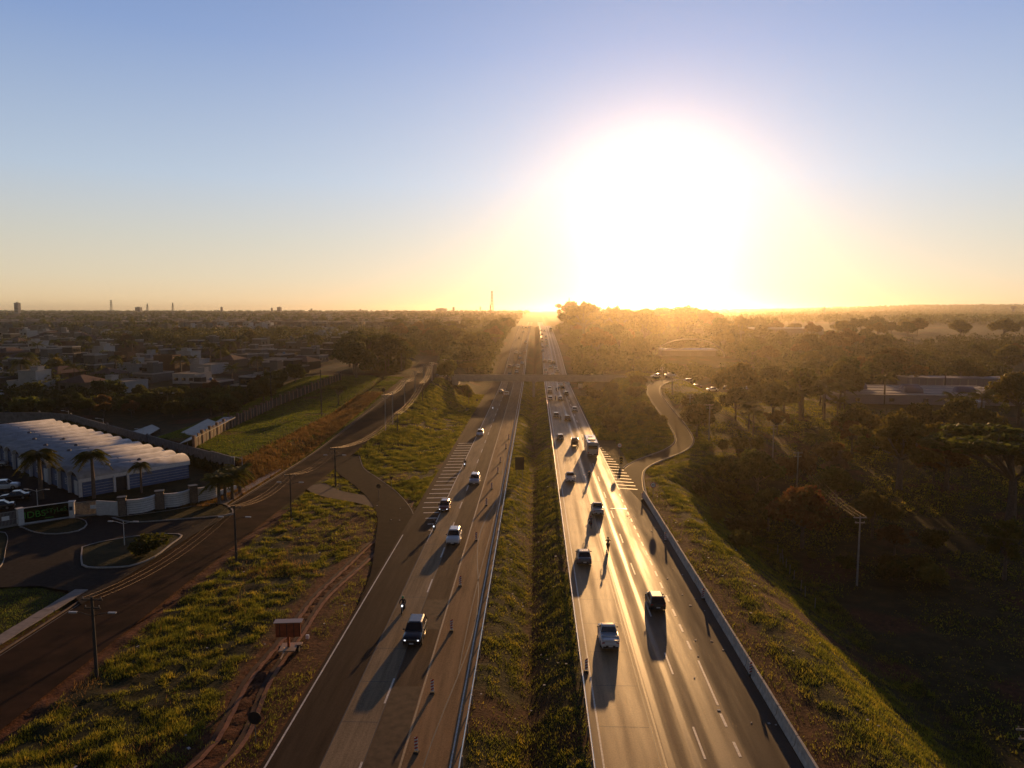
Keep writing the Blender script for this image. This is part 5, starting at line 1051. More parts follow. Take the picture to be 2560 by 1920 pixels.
def lattice(px, ytop, D, label, base=7., name='pylon', arms=True, top=.8, m_=MST):
    q = at(px, 781, D); zt = at(px, ytop, D)[2]; zg = T1(q[0], q[1]); H_ = zt-zg; o = thing(name, label, 'pylon' if arms else 'mast', (q[0], q[1], zg)); m = MB(); nl = 9; r_ = (.3 if arms else .5)*D/1400
    wd = lambda t_: base/2*(1-t_)**1.3+top/2
    for sx in (-1, 1):
        for sy in (-1, 1): m.tube([(sx*wd(k/nl), sy*wd(k/nl), H_*k/nl) for k in range(nl+1)], r_, 4)
    m.build('legs', m_, o); m = MB()
    for k in range(nl):
        a_, b_ = wd(k/nl), wd((k+1)/nl); m.tube([(-a_, -a_, H_*k/nl), (b_, -b_, H_*(k+1)/nl)], r_*.7, 4); m.tube([(a_, -a_, H_*k/nl), (-b_, -b_, H_*(k+1)/nl)], r_*.7, 4)
    m.build('bracing', m_, o)
    if arms:
        for zz in (.72, .84, .96): m = MB(); m.tube([(-base*.55*(1.6-zz), 0, H_*zz), (0, 0, H_*zz+1), (base*.55*(1.6-zz), 0, H_*zz)], r_, 4); m.build('crossarm', m_, o)
for px, yt, D, lab in [(279, 750, 1500, 'tallest lattice pylon on the left skyline'), (369, 759, 1700, 'middle lattice pylon right of the squat block'), (432.6, 757, 1700, 'third lattice pylon on the left skyline'), (1201, 766, 1900, 'short lattice pylon left of the tall mast'), (2061, 767, 1700, 'faint pylon on the right skyline'), (1957, 772, 1800, 'tiny pylon on the skyline right of the sun')]: lattice(px, yt, D, lab)
MRW = mat('red_white_mast', (.4, .12, .07), .6)
lattice(1230, 727, 1500, 'tall thin telecom mast on the skyline left of the highway', 5, 'telecom_mast', False, 2.2, MRW); lattice(1225.6, 762, 1800, 'short mast just left of the tall telecom mast', 4, 'telecom_mast', False); lattice(1422.6, 744, 1500, 'thin mast almost lost in the glare right of the highway', 3, 'telecom_mast', False)
# ------------------------------------------------------------------ trees
def leaf_mat(name, c1, c2, rv=.3, trans=.5):
    return mat(name, c1, .65, noise=0, nscale=.5, col2=c2, trans=trans, rndv=rv, spec=.25)
LM = {'dark': leaf_mat('dark_green_leaves', (.03, .044, .008), (.10, .105, .018)), 'olive': leaf_mat('olive_leaves', (.07, .07, .012), (.20, .155, .03)),
      'brown': leaf_mat('dry_brown_leaves', (.09, .05, .014), (.23, .12, .04)), 'bright': leaf_mat('bright_green_leaves', (.07, .11, .014), (.20, .20, .03)),
      'pink': leaf_mat('pale_pink_blossom', (.3, .16, .10), (.42, .27, .2), .05), 'red': leaf_mat('reddish_leaves', (.17, .05, .02), (.09, .07, .02), .05), 'palm': leaf_mat('palm_fronds', (.06, .085, .012), (.22, .20, .04), .15)}
M_BARK = mat('grey_brown_bark', (.10, .08, .065), .9, noise=.3, nscale=3); M_PALMT = mat('pale_palm_trunk', (.12, .09, .07), .9, noise=.25, nscale=3); M_PBARK = mat('pale_bark', (.13, .115, .10), .85, noise=.2, nscale=3)
def leaves(blobs, n, size, seed, shell=.55, flat=.0):
    r_ = np.random.RandomState(seed); B = np.array(blobs, float); vol = (B[:, 3]*B[:, 4]*B[:, 5])**(2/3.); k = r_.choice(len(B), n, p=vol/vol.sum())
    d = r_.normal(size=(n, 3)); d /= np.linalg.norm(d, axis=1)[:, None]; rr_ = (shell+(1-shell)*r_.uniform(0, 1, n)**.6)*(1+.10*r_.normal(size=n))
    c = B[k, :3]+d*B[k, 3:6]*rr_[:, None]
    a = r_.normal(size=(n, 3)); a[:, 2] *= (1-flat); a /= np.linalg.norm(a, axis=1)[:, None]; b = r_.normal(size=(n, 3)); b -= (b*a).sum(1)[:, None]*a; b /= np.linalg.norm(b, axis=1)[:, None]
    s_ = size*(.5+r_.uniform(0, 1, n))[:, None]; p = [c-a*s_, c+b*s_*.6, c+a*s_, c-b*s_*.6]
    return np.stack(p, 1).reshape(-1, 3), np.arange(4*n).reshape(-1, 4)
def limbs(h0, tips, r0, lean=0, seed=0):
    m = MB(); r_ = random.Random(seed); top = (lean, 0, h0); m.tube([(0, 0, -.3), (lean*.4, r_.uniform(-.1, .1), h0*.5), top], [r0*1.3, r0, r0*.8], 7)
    for t_ in tips:
        t_ = Vector(t_); a = Vector(top)*.92; mid = a.lerp(t_, .5)+Vector((r_.uniform(-.3, .3), r_.uniform(-.3, .3), .3)); m.tube([a, mid, t_], [r0*.6, r0*.4, r0*.12], 5)
        for q in range(2): e_ = t_+Vector((r_.uniform(-1, 1), r_.uniform(-1, 1), r_.uniform(.2, .9)))*(h0*.22); m.tube([mid, e_], [r0*.25, r0*.08], 4)
    return m
TREES = {}
def species(name, h, r, kind, lm, seed, n=3600, leaf=.30, bark=None):
    r_ = random.Random(seed); bl = []; tips = []
    if kind == 'round': h0 = h*.3; L_ = [(r_.uniform(-.45, .45)*r, r_.uniform(-.45, .45)*r, h*(.5+r_.uniform(-.1, .22)), r*r_.uniform(.4, .62), r*r_.uniform(.4, .62), h*r_.uniform(.16, .27)) for _ in range(12)]
    elif kind == 'broad': h0 = h*.33; L_ = [(r*.72*math.cos(a)*q, r*.72*math.sin(a)*q, h*(.55+.26*(1-q)+r_.uniform(-.08, .1)), r*r_.uniform(.24, .42), r*r_.uniform(.24, .42), h*r_.uniform(.09, .17)) for a, q in [(r_.uniform(0, 6.28), r_.uniform(.15, 1.1)) for _ in range(20)]]
    elif kind == 'umbrella': h0 = h*.5; L_ = [(r*.8*math.cos(a)*q, r*.8*math.sin(a)*q, h*(.84+.1*(1-q*q)+r_.uniform(-.05, .04)), r*r_.uniform(.2, .32), r*r_.uniform(.2, .32), h*.065) for a, q in [(r_.uniform(0, 6.28), r_.uniform(0, 1.1)**.6) for _ in range(24)]]
    elif kind == 'airy': h0 = h*.38; L_ = [(r*.85*math.cos(a)*q, r*.85*math.sin(a)*q, h*(.45+.5*r_.random()*(1-.4*q)), r*r_.uniform(.13, .25), r*r_.uniform(.13, .25), h*r_.uniform(.05, .09)) for a, q in [(r_.uniform(0, 6.28), r_.uniform(.1, 1.0)) for _ in range(30)]]
    elif kind == 'bush': h0 = h*.2; L_ = [(r_.uniform(-.5, .5)*r, r_.uniform(-.5, .5)*r, h*r_.uniform(.35, .65), r*r_.uniform(.3, .55), r*r_.uniform(.3, .55), h*.28) for _ in range(8)]
    V_, F_ = leaves(L_, n, leaf, seed, .35 if kind == 'airy' else .6, .3 if kind == 'umbrella' else 0); cm = npmesh('crown', V_, F_, lm)
    tips = [(b[0], b[1], b[2]-b[5]*.3) for b in L_[:14 if kind in ('airy', 'umbrella') else 8]]
    tm_ = limbs(h0, tips, .028*h, 0, seed).mesh('trunk', bark or M_BARK); TREES[name] = (tm_, cm, h, r)
species('round1', 6.5, 3.0, 'round', LM['dark'], 1); species('round2', 6.5, 3.2, 'round', LM['olive'], 2); species('round3', 6, 2.7, 'round', LM['bright'], 3)
species('broad1', 11, 6, 'broad', LM['dark'], 4, 5200, .36); species('broad2', 12, 6.5, 'broad', LM['olive'], 5, 5200, .36); species('broad3', 11, 5.5, 'broad', LM['brown'], 6, 4200, .36)
species('umb1', 12, 7.5, 'umbrella', LM['olive'], 7, 4200, .33); species('umb2', 13, 7, 'umbrella', LM['dark'], 8, 4200, .33)
species('airy1', 15, 7.5, 'airy', LM['olive'], 9, 8500, .27, M_PBARK); species('airy2', 12, 6.5, 'airy', LM['brown'], 10, 6000, .24); species('airy3', 13, 6, 'airy', LM['bright'], 15, 6000, .25)
species('pink', 7, 3.0, 'airy', LM['pink'], 11, 2200, .2); species('redtop', 8, 4.5, 'broad', LM['red'], 12, 3600, .28)
species('bush1', 2.4, 1.8, 'bush', LM['dark'], 13, 1000, .2); species('bush2', 2.2, 1.9, 'bush', LM['olive'], 14, 1000, .2)
def palm_meshes(name, h, nf, fl, droop, seed, tr, mt):
    r_ = random.Random(seed); m = MB()
    m.tube([(0, 0, -.2), (.05, 0, h*.5), (0, 0, h)], [tr*1.3, tr*1.15, tr*.8], 9); tm_ = m.mesh('trunk', mt); V = []; F = []
    sh = MB(); sh.tube([(0, 0, h), (0, 0, h+.9)], [tr*.75, tr*.45], 8); shm = sh.mesh('crownshaft', LM['palm'])
    for i in range(nf):
        a = 2*math.pi*i/nf+r_.uniform(-.2, .2); el = r_.uniform(.1, 1.25) if i % 3 else r_.uniform(-.3, .3); ca, sa = math.cos(a), math.sin(a); pts = []
        L_ = fl*r_.uniform(.85, 1.1)
        for k in range(9):
            t_ = k/8; rr_ = L_*t_*math.cos(el*(1-t_*.3)); z = h+.6+L_*t_*math.sin(el)-droop*L_*t_*t_; pts.append((rr_, z))
        for k in range(8):
            for s_ in (-1, 1):
                for q in (0, .33, .66):
                    R0 = pts[k][0]+(pts[k+1][0]-pts[k][0])*q; Z0 = pts[k][1]+(pts[k+1][1]-pts[k][1])*q; ll = 1.1*fl/3.2*(math.sin(math.pi*min(.97, (k+q+1)/9))**.5)
                    bx, by = R0*ca, R0*sa; wx, wy = ca*.22*fl/3.2, sa*.22*fl/3.2; o_ = len(V)
                    V += [(bx, by, Z0), (bx+wx, by+wy, Z0), (bx+wx*2.6-s_*sa*ll, by+wy*2.6+s_*ca*ll, Z0-ll*r_.uniform(.25, .8))]; F.append((o_, o_+1, o_+2))
    return tm_, shm, npmesh('frond_crown', V, F, LM['palm'])
PALMS = {'royal': palm_meshes('royal', 7.4, 34, 3.3, .85, 1, .30, M_PALMT), 'royal2': palm_meshes('royal2', 7.6, 30, 3.1, .9, 2, .27, M_PALMT), 'date': palm_meshes('date', 4.8, 26, 3.6, .55, 3, .3, M_BARK), 'small': palm_meshes('small', 5.0, 15, 2.6, .5, 4, .15, M_PALMT)}
def palm(kind, loc, label, sc=1, group='palms', name='palm_tree'):
    o = thing(name, label, 'palm', loc, rnd.uniform(0, 6.28), group); o.scale = (sc,)*3; a, b_, c_ = PALMS[kind]; put('trunk', a, o); put('crownshaft', b_, o); put('frond_crown', c_, o); return o
def tree(kind, loc, label, sc=1.0, group=None, sz=None, name='tree'):
    o = thing(name if 'bush' not in kind else 'bush', label, 'tree' if 'bush' not in kind else 'bush', loc, rnd.uniform(0, 6.28), group); o.scale = (sc, sc, sz or sc)
    put('trunk', TREES[kind][0], o); put('crown', TREES[kind][1], o); return o
def treepx(kind, px, py, H_, label, group=None, wide=1.0, name='tree'):
    x, y, z = P(px, py); s_ = H_/TREES[kind][2]; return tree(kind, (x, y, z), label, s_*wide, group, s_, name)
for px, py, lab, k, s_ in [(104, 1250, 'tallest royal palm standing in the car park by the arched building', 'royal', 1.0), (235, 1246, 'royal palm in front of the blue end wall, middle of three', 'royal2', .95), (354, 1232, 'royal palm in front of the blue door, right of three', 'royal2', .62)]:
    x, y, z = P(px, py); palm(k, (x, y, z), lab, s_)
for px, py, lab in [(548, 1262, 'left date palm of the clump at the corner of the bowed walls'), (564, 1254, 'middle date palm of the clump at the bowed walls'), (581, 1250, 'right date palm of the clump, nearest the side road'), (600, 1235, 'date palm half hidden at the back of the clump')]:
    x, y, z = P(px, py); palm('date', (x, y, z), lab, .8)
treepx('umb2', 846, 1013, 6.0, 'small dark flat-topped tree alone on the lawn', wide=.85); treepx('airy3', 1172, 1012, 6.5, 'slim tree on the embankment beside the overpass shadow', wide=.6); treepx('bush1', 372, 1385, 2.8, 'dark clipped bush on the kerbed grass island', wide=1.3)
treepx('round3', 1118, 952, 8.5, 'tree standing over the left end of the overpass')
for px, py, k, H_, wd, lab in [(2247, 1222, 'airy1', 18.5, 1.15, 'largest tree on the right with pale trunk and wide olive crown'), (2365, 1225, 'airy2', 14, 1.2, 'brownish many-limbed tree right of the largest one'), (2525, 1305, 'umb2', 17.5, 1.5, 'broad dark tree filling the right edge with pale forked limbs'),
    (2005, 1370, 'redtop', 11.0, 1.0, 'round tree with reddish top beside the hollow pole'), (2180, 1345, 'broad2', 9.0, .9, 'yellow-green tree behind the red-topped one'), (2235, 1400, 'airy2', 6.5, .9, 'thin brown tree right of the hollow pole'), (2510, 1450, 'airy3', 10.0, .85, 'sunlit yellow-green tree at the right edge in the hollow'),
    (2336, 1378, 'round1', 4.2, 1.1, 'small dark round tree alone in the hollow'), (1893, 1245, 'broad1', 10.5, .95, 'dark dense tree left of the pink one'), (2086, 1215, 'pink', 8.5, .95, 'small pale pink blossoming tree'), (1990, 1230, 'broad3', 9.5, .8, 'dark tree between the pink tree and power pole'),
    (2090, 1275, 'broad1', 9, .9, 'dark low tree under the pink one'), (1920, 1330, 'broad1', 8.5, .9, 'dark dense tree under the reddish one at its left'), (2440, 1130, 'broad2', 12, 1.0, 'olive tree behind the broad dark tree'), (2140, 1120, 'broad2', 11, 1.0, 'olive tree left of the largest tree'), (2545, 1060, 'broad2', 16, 1.0, 'tall tree crowded at the right edge of the photo')]:
    treepx(k, px, py, H_, lab, None, wd)
for px, py, lab, s_ in [(2210, 1010, 'feathery palm over the blue skylights', 1.3), (2380, 1070, 'palm in front of the bluish white shed, left', 1.25), (2450, 1075, 'palm in front of the bluish white shed, right', 1.4), (2060, 1050, 'tall hazy palm with dark trunk on the sunlit strip', 1.35), (2110, 1030, 'smaller hazy palm right of the tall one', 1.1), (1960, 1040, 'hazy palm nearest the glare', 1.2)]:
    x, y, z = P(px, py); palm('small', (x, y, z), lab, s_*1.25)
treepx('broad2', 1742, 1092, 8.5, 'dark tree added for shade at the outside of the ramp bend'); treepx('broad1', 1762, 1062, 9, 'dark tree added for shade above the ramp bend, right of the slim pole'); treepx('round2', 1728, 1040, 6.5, 'rounded tree added for shade beside the upper part of the exit ramp')  # three trees added to throw shade across the ramp
SCAT = []
HALL = [P(2240, 1040)[:2], P(2600, 1050)[:2], P(2600, 975)[:2], P(2240, 975)[:2]]
PAV = (P(1722, 900)[0], P(1722, 900)[1])
def clear(x, y, r):
    X_ = np.array([x]); Y_ = np.array([y])
    for L in LINES:
        if near_line(X_, Y_, L)[0][0] < L['hw']+r: return False
    if -21.5 < x < 18.5+max(0, r-2): return False
    if abs(x-PAV[0]) < 28 and PAV[1]-60 < y < PAV[1]+16: return False
    px, py, dp = proj(x, y, T1(x, y)); pt = proj(x, y, T1(x, y)+9)[1]
    if 2150 < px < 2590 and py > 975 and pt < 1035 and dp > 190: return False
    return True
def scatter(n, x0, x1, y0, y1, kinds_, h0, h1, tpl, group, seed, r=2.5, gap=4.0, keep=None, fall=1.0):
    r_ = random.Random(seed); got = []
    for _ in range(n*12):
        if len(got) >= n: break
        y = y0+(y1-y0)*r_.random()**fall; x = r_.uniform(x0, x1) if not callable(x0) else r_.uniform(x0(y), x1(y))
        if not clear(x, y, r) or (keep and not keep(x, y)): continue
        g_ = gap*(1+y/600)
        if any((x-a)**2+(y-b)**2 < g_*g_ for a, b in got): continue
        got.append((x, y))
    got.sort(key=lambda q: proj(q[0], q[1], 5)[0])
    for i, (x, y) in enumerate(got):
        k = r_.choice(kinds_); H_ = r_.uniform(h0, h1)
        if k in PALMS: palm(k, (x, y, T1(x, y)), tpl.format(ordw(i+1), 'palm'), H_/7, group)
        else: s_ = H_/TREES[k][2]; tree(k, (x, y, T1(x, y)), tpl.format(ordw(i+1), {'u': 'flat-topped tree', 'r': 'rounded tree', 'b': 'spreading tree', 'a': 'open-crowned tree', 'p': 'tree'}[k[0]] if 'bush' not in k else 'bush'), s_*r_.uniform(.9, 1.15), group, s_)
    return got
inview = lambda lo, hi: (lambda x, y: lo < proj(x, y, T1(x, y))[0] < hi)
scatter(30, 48, 230, 150, 300, ['broad1', 'broad2', 'airy1', 'airy2', 'small', 'small', 'small'], 7, 11, '{} {} from the left in the shady park right of the ramp', 'trees in the park on the right', 21, keep=inview(1800, 2640))
scatter(46, 22, 260, 286, 640, ['broad1', 'broad2', 'broad3', 'broad1', 'round1', 'small'], 10, 18, '{} {} from the left in the glowing woods beyond the overpass', 'trees in the woods right of the highway', 22, gap=6, keep=inview(1370, 2250))
scatter(16, 62, 200, 185, 262, ['broad1', 'broad2', 'airy3', 'airy1', 'broad1'], 12, 17, '{} tall {} from the left in the wood shading the hollow', 'tall trees shading the hollow', 61, gap=5)
scatter(28, 22, 150, 480, 680, ['broad1', 'broad2', 'airy3', 'airy1', 'airy2'], 21, 29, '{} tall {} from the left on the skyline under the sun', 'tall trees on the skyline under the sun', 23, gap=7, keep=inview(1385, 1950))
scatter(22, 18.5, 38, 180, 268, ['bush1', 'bush2', 'bush1', 'round1'], 2, 4.5, '{} {} from the left on the bank inside the exit ramp', 'bushes on the ramp bank', 24, r=1.6, gap=2.5)
scatter(24, 24, 60, 100, 172, ['bush1', 'bush2', 'round2', 'bush2'], 1.6, 4, '{} {} from the left below the highway berm', 'bushes below the berm', 25, r=2, gap=3, keep=lambda x, y: x > 29)
scatter(38, -190, -23, 288, 640, ['broad1', 'broad2', 'round1', 'round2', 'umb1', 'broad3'], 8, 14, '{} {} from the left in the woods left of the climbing highway', 'trees left of the climbing highway', 26, gap=5.5, keep=lambda x, y: proj(x, y, 8)[0] > 1010-(y-290)*.1)
scatter(16, -105, -60, 262, 330, ['broad1', 'broad2', 'umb2', 'broad1'], 12, 17, '{} big {} from the left in the dark clump beyond the lawn', 'big trees beyond the lawn', 27, gap=6, keep=inview(870, 1060))
scatter(14, -72, -48, 278, 345, ['small', 'royal2', 'small'], 6, 9, '{} {} from the left by the roundabout beyond the lawn', 'palms by the roundabout', 28, gap=4)
fenceside = scatter(12, lambda y: -88-(y-150)*.10, lambda y: -82-(y-150)*.05, 190, 262, ['round1', 'round1', 'round2', 'round3'], 6.5, 8.5, '{} {} from the left just behind the pillared fence', 'round trees behind the pillared fence', 29, gap=5)
scatter(34, lambda y: -.80*y-10, lambda y: -92-(y-210)*.1, 205, 247, ['round1', 'broad1', 'bush1', 'round1', 'broad3'], 4.5, 7.0, '{} {} from the left in the dark belt between field and houses', 'trees in the dark belt before the houses', 30, gap=3.6, keep=lambda x, y: x < -85)
scatter(20, lambda y: -.8*y, lambda y: -.17*y-40, 430, 560, ['broad1', 'broad2', 'round1', 'broad3'], 8, 11, '{} {} from the left in the woodland band across the town', 'trees in the woodland band', 31, gap=7, keep=inview(300, 720))
scatter(20, lambda y: .42*y, lambda y: .86*y, 560, 760, ['broad1', 'broad2', 'broad1', 'round1'], 12, 17, '{} {} from the left in the far tree line across the red field', 'far tree line on the right', 32, gap=8, keep=inview(1980, 2640))
scatter(14, lambda y: .25*y, lambda y: .9*y, 300, 430, ['broad1', 'broad2', 'broad3', 'round1'], 8, 13, '{} {} from the left in the belt behind the columned building', 'trees behind the columned building', 33, gap=6, keep=inview(1850, 2640))
# ------------------------------------------------------------------ the town on the left
WALLM = [mat('house_wall_'+n, c, .85, noise=.12, nscale=.8) for n, c in [('white', (.42, .40, .37)), ('grey', (.13, .12, .11)), ('dark', (.045, .038, .033)), ('beige', (.16, .125, .09)), ('ochre', (.12, .055, .027))]]
WN = ['white', 'grey', 'dark', 'beige', 'ochre']; M_PARA = mat('parapet_capping', (.38, .35, .32), .7); M_TILE = mat('clay_roof_tiles', (.12, .055, .035), .85, noise=.35, nscale=3); M_FROOF = mat('flat_roof_slab', (.12, .11, .10), .9, noise=.2, nscale=1)
def house_meshes(kind, wi, seed):
    r_ = random.Random(seed); D = []; wm = WALLM[wi]; W_ = r_.uniform(9, 14); Dp = r_.uniform(9, 13)
    def part(n, m, mm, sub=None): D.append((n, m.mesh(n, mm), sub))
    vols = [(0, 0, W_, Dp, 3.4)]
    if kind == 'modern': vols += [(r_.uniform(-.2, .2)*W_, r_.uniform(0, .15)*Dp, W_*r_.uniform(.4, .75), Dp*r_.uniform(.5, .8), r_.uniform(6.2, 7.4))]
    if kind == 'modern' and r_.random() < .6: vols.append((r_.uniform(-.35, .35)*W_, -.1*Dp, 3.2, 3.2, r_.uniform(7.6, 9.0)))
    if kind == 'low': vols.append((r_.choice([-1, 1])*W_*.35, Dp*.2, 3.0, 3.0, 5.4))
    for (x, y, a, b, h) in vols:
        m = MB(); m.box((x, y, h/2-.5), (a, b, h+1)); part('wall', m, wm)
        if kind != 'hip' or h > 4:
            m = MB(); m.box((x, y, h-.05+.12), (a-.5, b-.5, .1)); part('roof', m, M_FROOF)
            m = MB()
            for (cx_, cy_, dx_, dy_) in [(x, y-b/2, a+.12, .25), (x, y+b/2, a+.12, .25), (x-a/2, y, .25, b-.2), (x+a/2, y, .25, b-.2)]: m.box((cx_, cy_, h+.22), (dx_, dy_, .5))
            part('parapet', m, M_PARA if r_.random() < .6 else wm)
    if kind == 'hip':
        m = MB(); a, b = W_/2+.7, Dp/2+.7; m.add([(-a, -b, 3.3), (a, -b, 3.3), (a, b, 3.3), (-a, b, 3.3), (-a+b*.9, 0, 5.6), (a-b*.9, 0, 5.6)] if a > b else [(-a, -b, 3.3), (a, -b, 3.3), (a, b, 3.3), (-a, b, 3.3), (0, -b+a*.9, 5.6), (0, b-a*.9, 5.6)],
              [(0, 3, 2, 1), (0, 1, 5, 4), (1, 2, 5), (2, 3, 4, 5), (3, 0, 4)] if a > b else [(0, 3, 2, 1), (0, 1, 4), (1, 2, 5, 4), (2, 3, 5), (3, 0, 4, 5)]); part('roof', m, M_TILE)
    x, y, a, b, h = vols[0]; nw = 3
    for k in range(nw):
        m = MB(); m.box((x-a*.33+k*a*.33, y-b/2-.03, 1.6), (1.7, .12, 1.2)); part('window', m, M_GLASS)
    if len(vols) > 1 and kind == 'modern':
        x, y, a, b, h = vols[1]
        for k in range(2): m = MB(); m.box((x-a*.22+k*a*.44, y-b/2-.03, 5.0), (1.8, .12, 1.3)); part('window', m, M_GLASS)
    if r_.random() < .5: m = MB(); m.tube([(W_*.2, Dp*.2, 3.5), (W_*.2, Dp*.2, 4.6)], .6, 10); part('water_tank', m, mat('blue_water_tank', (.1, .2, .35), .5))
    return D
HOUSES = [(k, w_, house_meshes(k, w_, i*7+w_)) for i, (k, w_) in enumerate([('modern', 0), ('modern', 1), ('modern', 2), ('low', 0), ('low', 2), ('hip', 2), ('hip', 3), ('modern', 3), ('low', 2), ('hip', 4), ('low', 1), ('modern', 4)])]
DESC = {'modern': 'two-storey flat-roofed house', 'low': 'single-storey flat-roofed house', 'hip': 'house with a tiled hip roof'}
def house(i, loc, rz, label, sc=1, few=False):
    k, w_, D = HOUSES[i]; o = thing('house', label, 'house', loc, rz, 'houses of the town on the left'); o.scale = (sc,)*3
    for n, me, _ in D:
        if few and n in ('parapet', 'water_tank'): continue
        put(n, me, o)
    return o
hr = random.Random(99); cand = []; row = 0; y = 250.0
while y < 760 and len(cand) < 290:
    xr = -96-(y-250)*.12; xl = -.80*y-12; x = xr-hr.uniform(0, 8); step = 17+(y-250)*.012
    while x > xl:
        X_, Y_ = x+hr.uniform(-2, 2), y+hr.uniform(-4, 4)+ (x+100)*-.05
        if near_line(np.array([X_]), np.array([Y_]), STREET)[0][0] > 11 and not (435 < Y_ < 555 and 300 < proj(X_, Y_, 8)[0] < 720): cand.append((row, X_, Y_))
        x -= step
    y += 24+(y-250)*.03; row += 1
cand = cand[:290]
for rw in range(row):
    rwl = sorted([c for c in cand if c[0] == rw], key=lambda c: proj(c[1], c[2], 5)[0])
    for j, (_, X_, Y_) in enumerate(rwl):
        i = hr.randrange(len(HOUSES)); k, w_, _d = HOUSES[i]
        house(i, (X_, Y_, T1(X_, Y_)), R(hr.choice([0, 0, 90, 0, 180])+hr.uniform(-8, 8)-12), f'{WN[w_]} {DESC[k]}, {ordw(j+1)} from the left in the {ordw(rw+1)} row', hr.uniform(.9, 1.1), rw > 8)
def tg(n, y0, y1, kinds_, h0, h1, tpl, grp, seed): return scatter(n, lambda y: -.8*y, lambda y: -98-(y-250)*.1, y0, y1, kinds_, h0, h1, tpl, grp, seed, gap=7)
tg(26, 258, 400, ['small', 'royal2', 'small', 'royal'], 6, 9.5, '{} {} from the left among the houses of the town', 'palms among the houses', 41)
tg(28, 262, 700, ['round1', 'round2', 'round3', 'broad1'], 5, 8, '{} {} from the left in the gardens of the town', 'garden trees among the houses', 42)
# the town and woods too far off to tell apart
r_ = np.random.RandomState(8); fv = MB(); 
def farbuild(n, y0, y1, xf, seed):
    rr_ = random.Random(seed); m = MB()
    for _ in range(n):
        y = y0+(y1-y0)*rr_.random()**1.4; a, b = xf(y); x = rr_.uniform(a, b); h = rr_.choice([3, 3.5, 6.5, 7]); s_ = rr_.uniform(8, 15); m.box((x, y, T1(x, y)+h/2-.5), (s_, rr_.uniform(8, 13), h+1), rr_.choice([-.3, 1.27, 0])+rr_.uniform(-.1, .1))
    return m
M_FAR = bpy.data.materials.new('far_town_walls'); M_FAR.use_nodes = True; t = M_FAR.node_tree; b = t.nodes['Principled BSDF']; g = N(t, 'ShaderNodeNewGeometry'); rp = N(t, 'ShaderNodeValToRGB')
t.links.new(g.outputs['Random Per Island'], rp.inputs['Fac']); e = rp.color_ramp.elements; e[0].color = (.10, .08, .07, 1); e[1].color = (.36, .33, .29, 1)
for p_, c_ in [(.35, (.13, .06, .04)), (.6, (.15, .13, .11)), (.85, (.24, .2, .17))]: q = e.new(p_); q.color = (*c_, 1)
t.links.new(rp.outputs[0], b.inputs['Base Color']); b.inputs['Roughness'].default_value = .9
farbuild(7000, 740, 3000, lambda y: (-.85*y, -.02*y-70), 5).build('distant_town', M_FAR, kind='stuff', label='distant roofs of the town stretching to the horizon')
def farwood(name, n, y0, y1, xf, h0, h1, lm, seed, per=22, leaf=1.6, label='', fall=1.2, keep=None):
    rr_ = np.random.RandomState(seed); y = y0+(y1-y0)*rr_.uniform(0, 1, n)**fall; ab = np.array([xf(v) for v in y]); x = ab[:, 0]+(ab[:, 1]-ab[:, 0])*rr_.uniform(0, 1, n)
    if keep is not None: k = keep(x, y); x, y = x[k], y[k]
    k = fbm(x/90, y/90, seed) > .42; x, y = x[k], y[k]; n = len(x)
    H_ = rr_.uniform(h0, h1, n); Rr = H_*rr_.uniform(.4, .75, n); z = T(x, y); N_ = n*per; i = np.repeat(np.arange(n), per)
    d = rr_.normal(size=(N_, 3)); d /= np.linalg.norm(d, axis=1)[:, None]; c = np.stack([x[i]+d[:, 0]*Rr[i]*.8, y[i]+d[:, 1]*Rr[i]*.8, z[i]+H_[i]*.55+d[:, 2]*H_[i]*.38], 1)
    a = rr_.normal(size=(N_, 3)); a /= np.linalg.norm(a, axis=1)[:, None]; b_ = np.cross(a, rr_.normal(size=(N_, 3))); b_ /= np.linalg.norm(b_, axis=1)[:, None]; s_ = (leaf*rr_.uniform(.6, 1.3, N_)*(1+y[i]/2500))[:, None]
    V_ = np.stack([c-a*s_, c+b_*s_*.7, c+a*s_, c-b_*s_*.7], 1).reshape(-1, 3); put(name, npmesh(name, V_, np.arange(4*N_).reshape(-1, 4), lm), kind='stuff', label=label)
farwood('distant_woods', 3600, 640, 3600, lambda y: (-.85*y, -.0*y-28), 6, 11, LM['dark'], 51, label='distant trees scattered through the town to the horizon')
farwood('distant_woods', 8500, 650, 4200, lambda y: (.03*y+10, .9*y), 9, 15, LM['dark'], 52, label='distant woods covering the slopes on the right', keep=lambda x, y: ~((x > .33*y) & (y < 1000)))
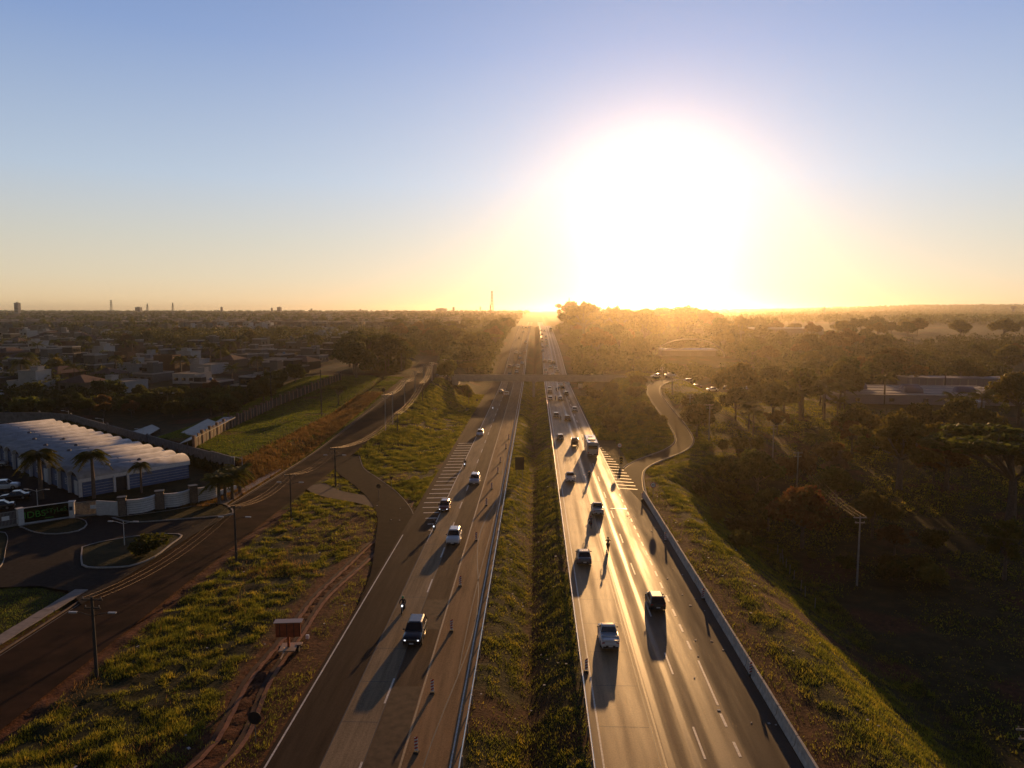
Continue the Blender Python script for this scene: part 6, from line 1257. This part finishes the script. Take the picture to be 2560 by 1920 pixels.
farwood('undergrowth', 1500, 285, 640, lambda y: (19.5, .42*y), 3, 6, LM['dark'], 53, per=60, leaf=.55, label='dense undergrowth filling the woods beyond the overpass', fall=1, keep=lambda x, y: (np.abs(x-PAV[0]) > 28) | (y < PAV[1]-70) | (y > PAV[1]+16))
farwood('undergrowth', 1300, 285, 640, lambda y: (-.25*y, -22), 3, 6, LM['dark'], 54, per=60, leaf=.55, label='dense undergrowth left of the climbing highway', fall=1, keep=lambda x, y: ~on_line(x, y, 3))
farwood('undergrowth', 500, 215, 245, lambda y: (-.80*y, -90), 2, 4, LM['dark'], 55, per=50, leaf=.4, label='dark scrub between the field and the houses', fall=1, keep=lambda x, y: ~on_line(x, y, 3))
farwood('woodland_band', 420, 440, 560, lambda y: (-.62*y, -.22*y), 7, 10, LM['dark'], 56, per=60, leaf=.6, label='dense trees of the woodland band across the town', fall=1)
farwood('undergrowth', 90, 175, 300, lambda y: (52, .78*y), 3, 6, LM['dark'], 57, per=60, leaf=.4, label='dark undergrowth in the park right of the ramp', fall=1, keep=lambda x, y: ~on_line(x, y, 3) & ~((x > .5*y) & (y > 225)))
farwood('garden_shrubs', 2300, 248, 760, lambda y: (-.80*y, -92), 2.5, 6, LM['dark'], 58, per=40, leaf=.45, label='dark garden shrubs and small trees between the houses', fall=1, keep=lambda x, y: ~on_line(x, y, 2))
farwood('undergrowth', 900, 300, 540, lambda y: (.38*y, .86*y), 5, 9, LM['dark'], 59, per=55, leaf=.6, label='dense dark woods right of the hall', fall=1)
ho = thing('hedge', 'dark hedge growing along the foot of the compound wall', 'hedge', pw[3]); V_ = []; F_ = []; bl = []
for a, b_ in zip(pw[2:], pw[3:]):
    for k in range(12): q = [a[j]+(b_[j]-a[j])*k/12 for j in range(3)]; bl.append((q[0]-pw[3][0]-.8, q[1]-pw[3][1]-1.3, .7, 1.5, 1.0, 1.0))
V_, F_ = leaves(bl, 9000, .22, 77); put('foliage', npmesh('foliage', V_, F_, LM['dark']), ho)
# light litter and reflecting scraps on the verges
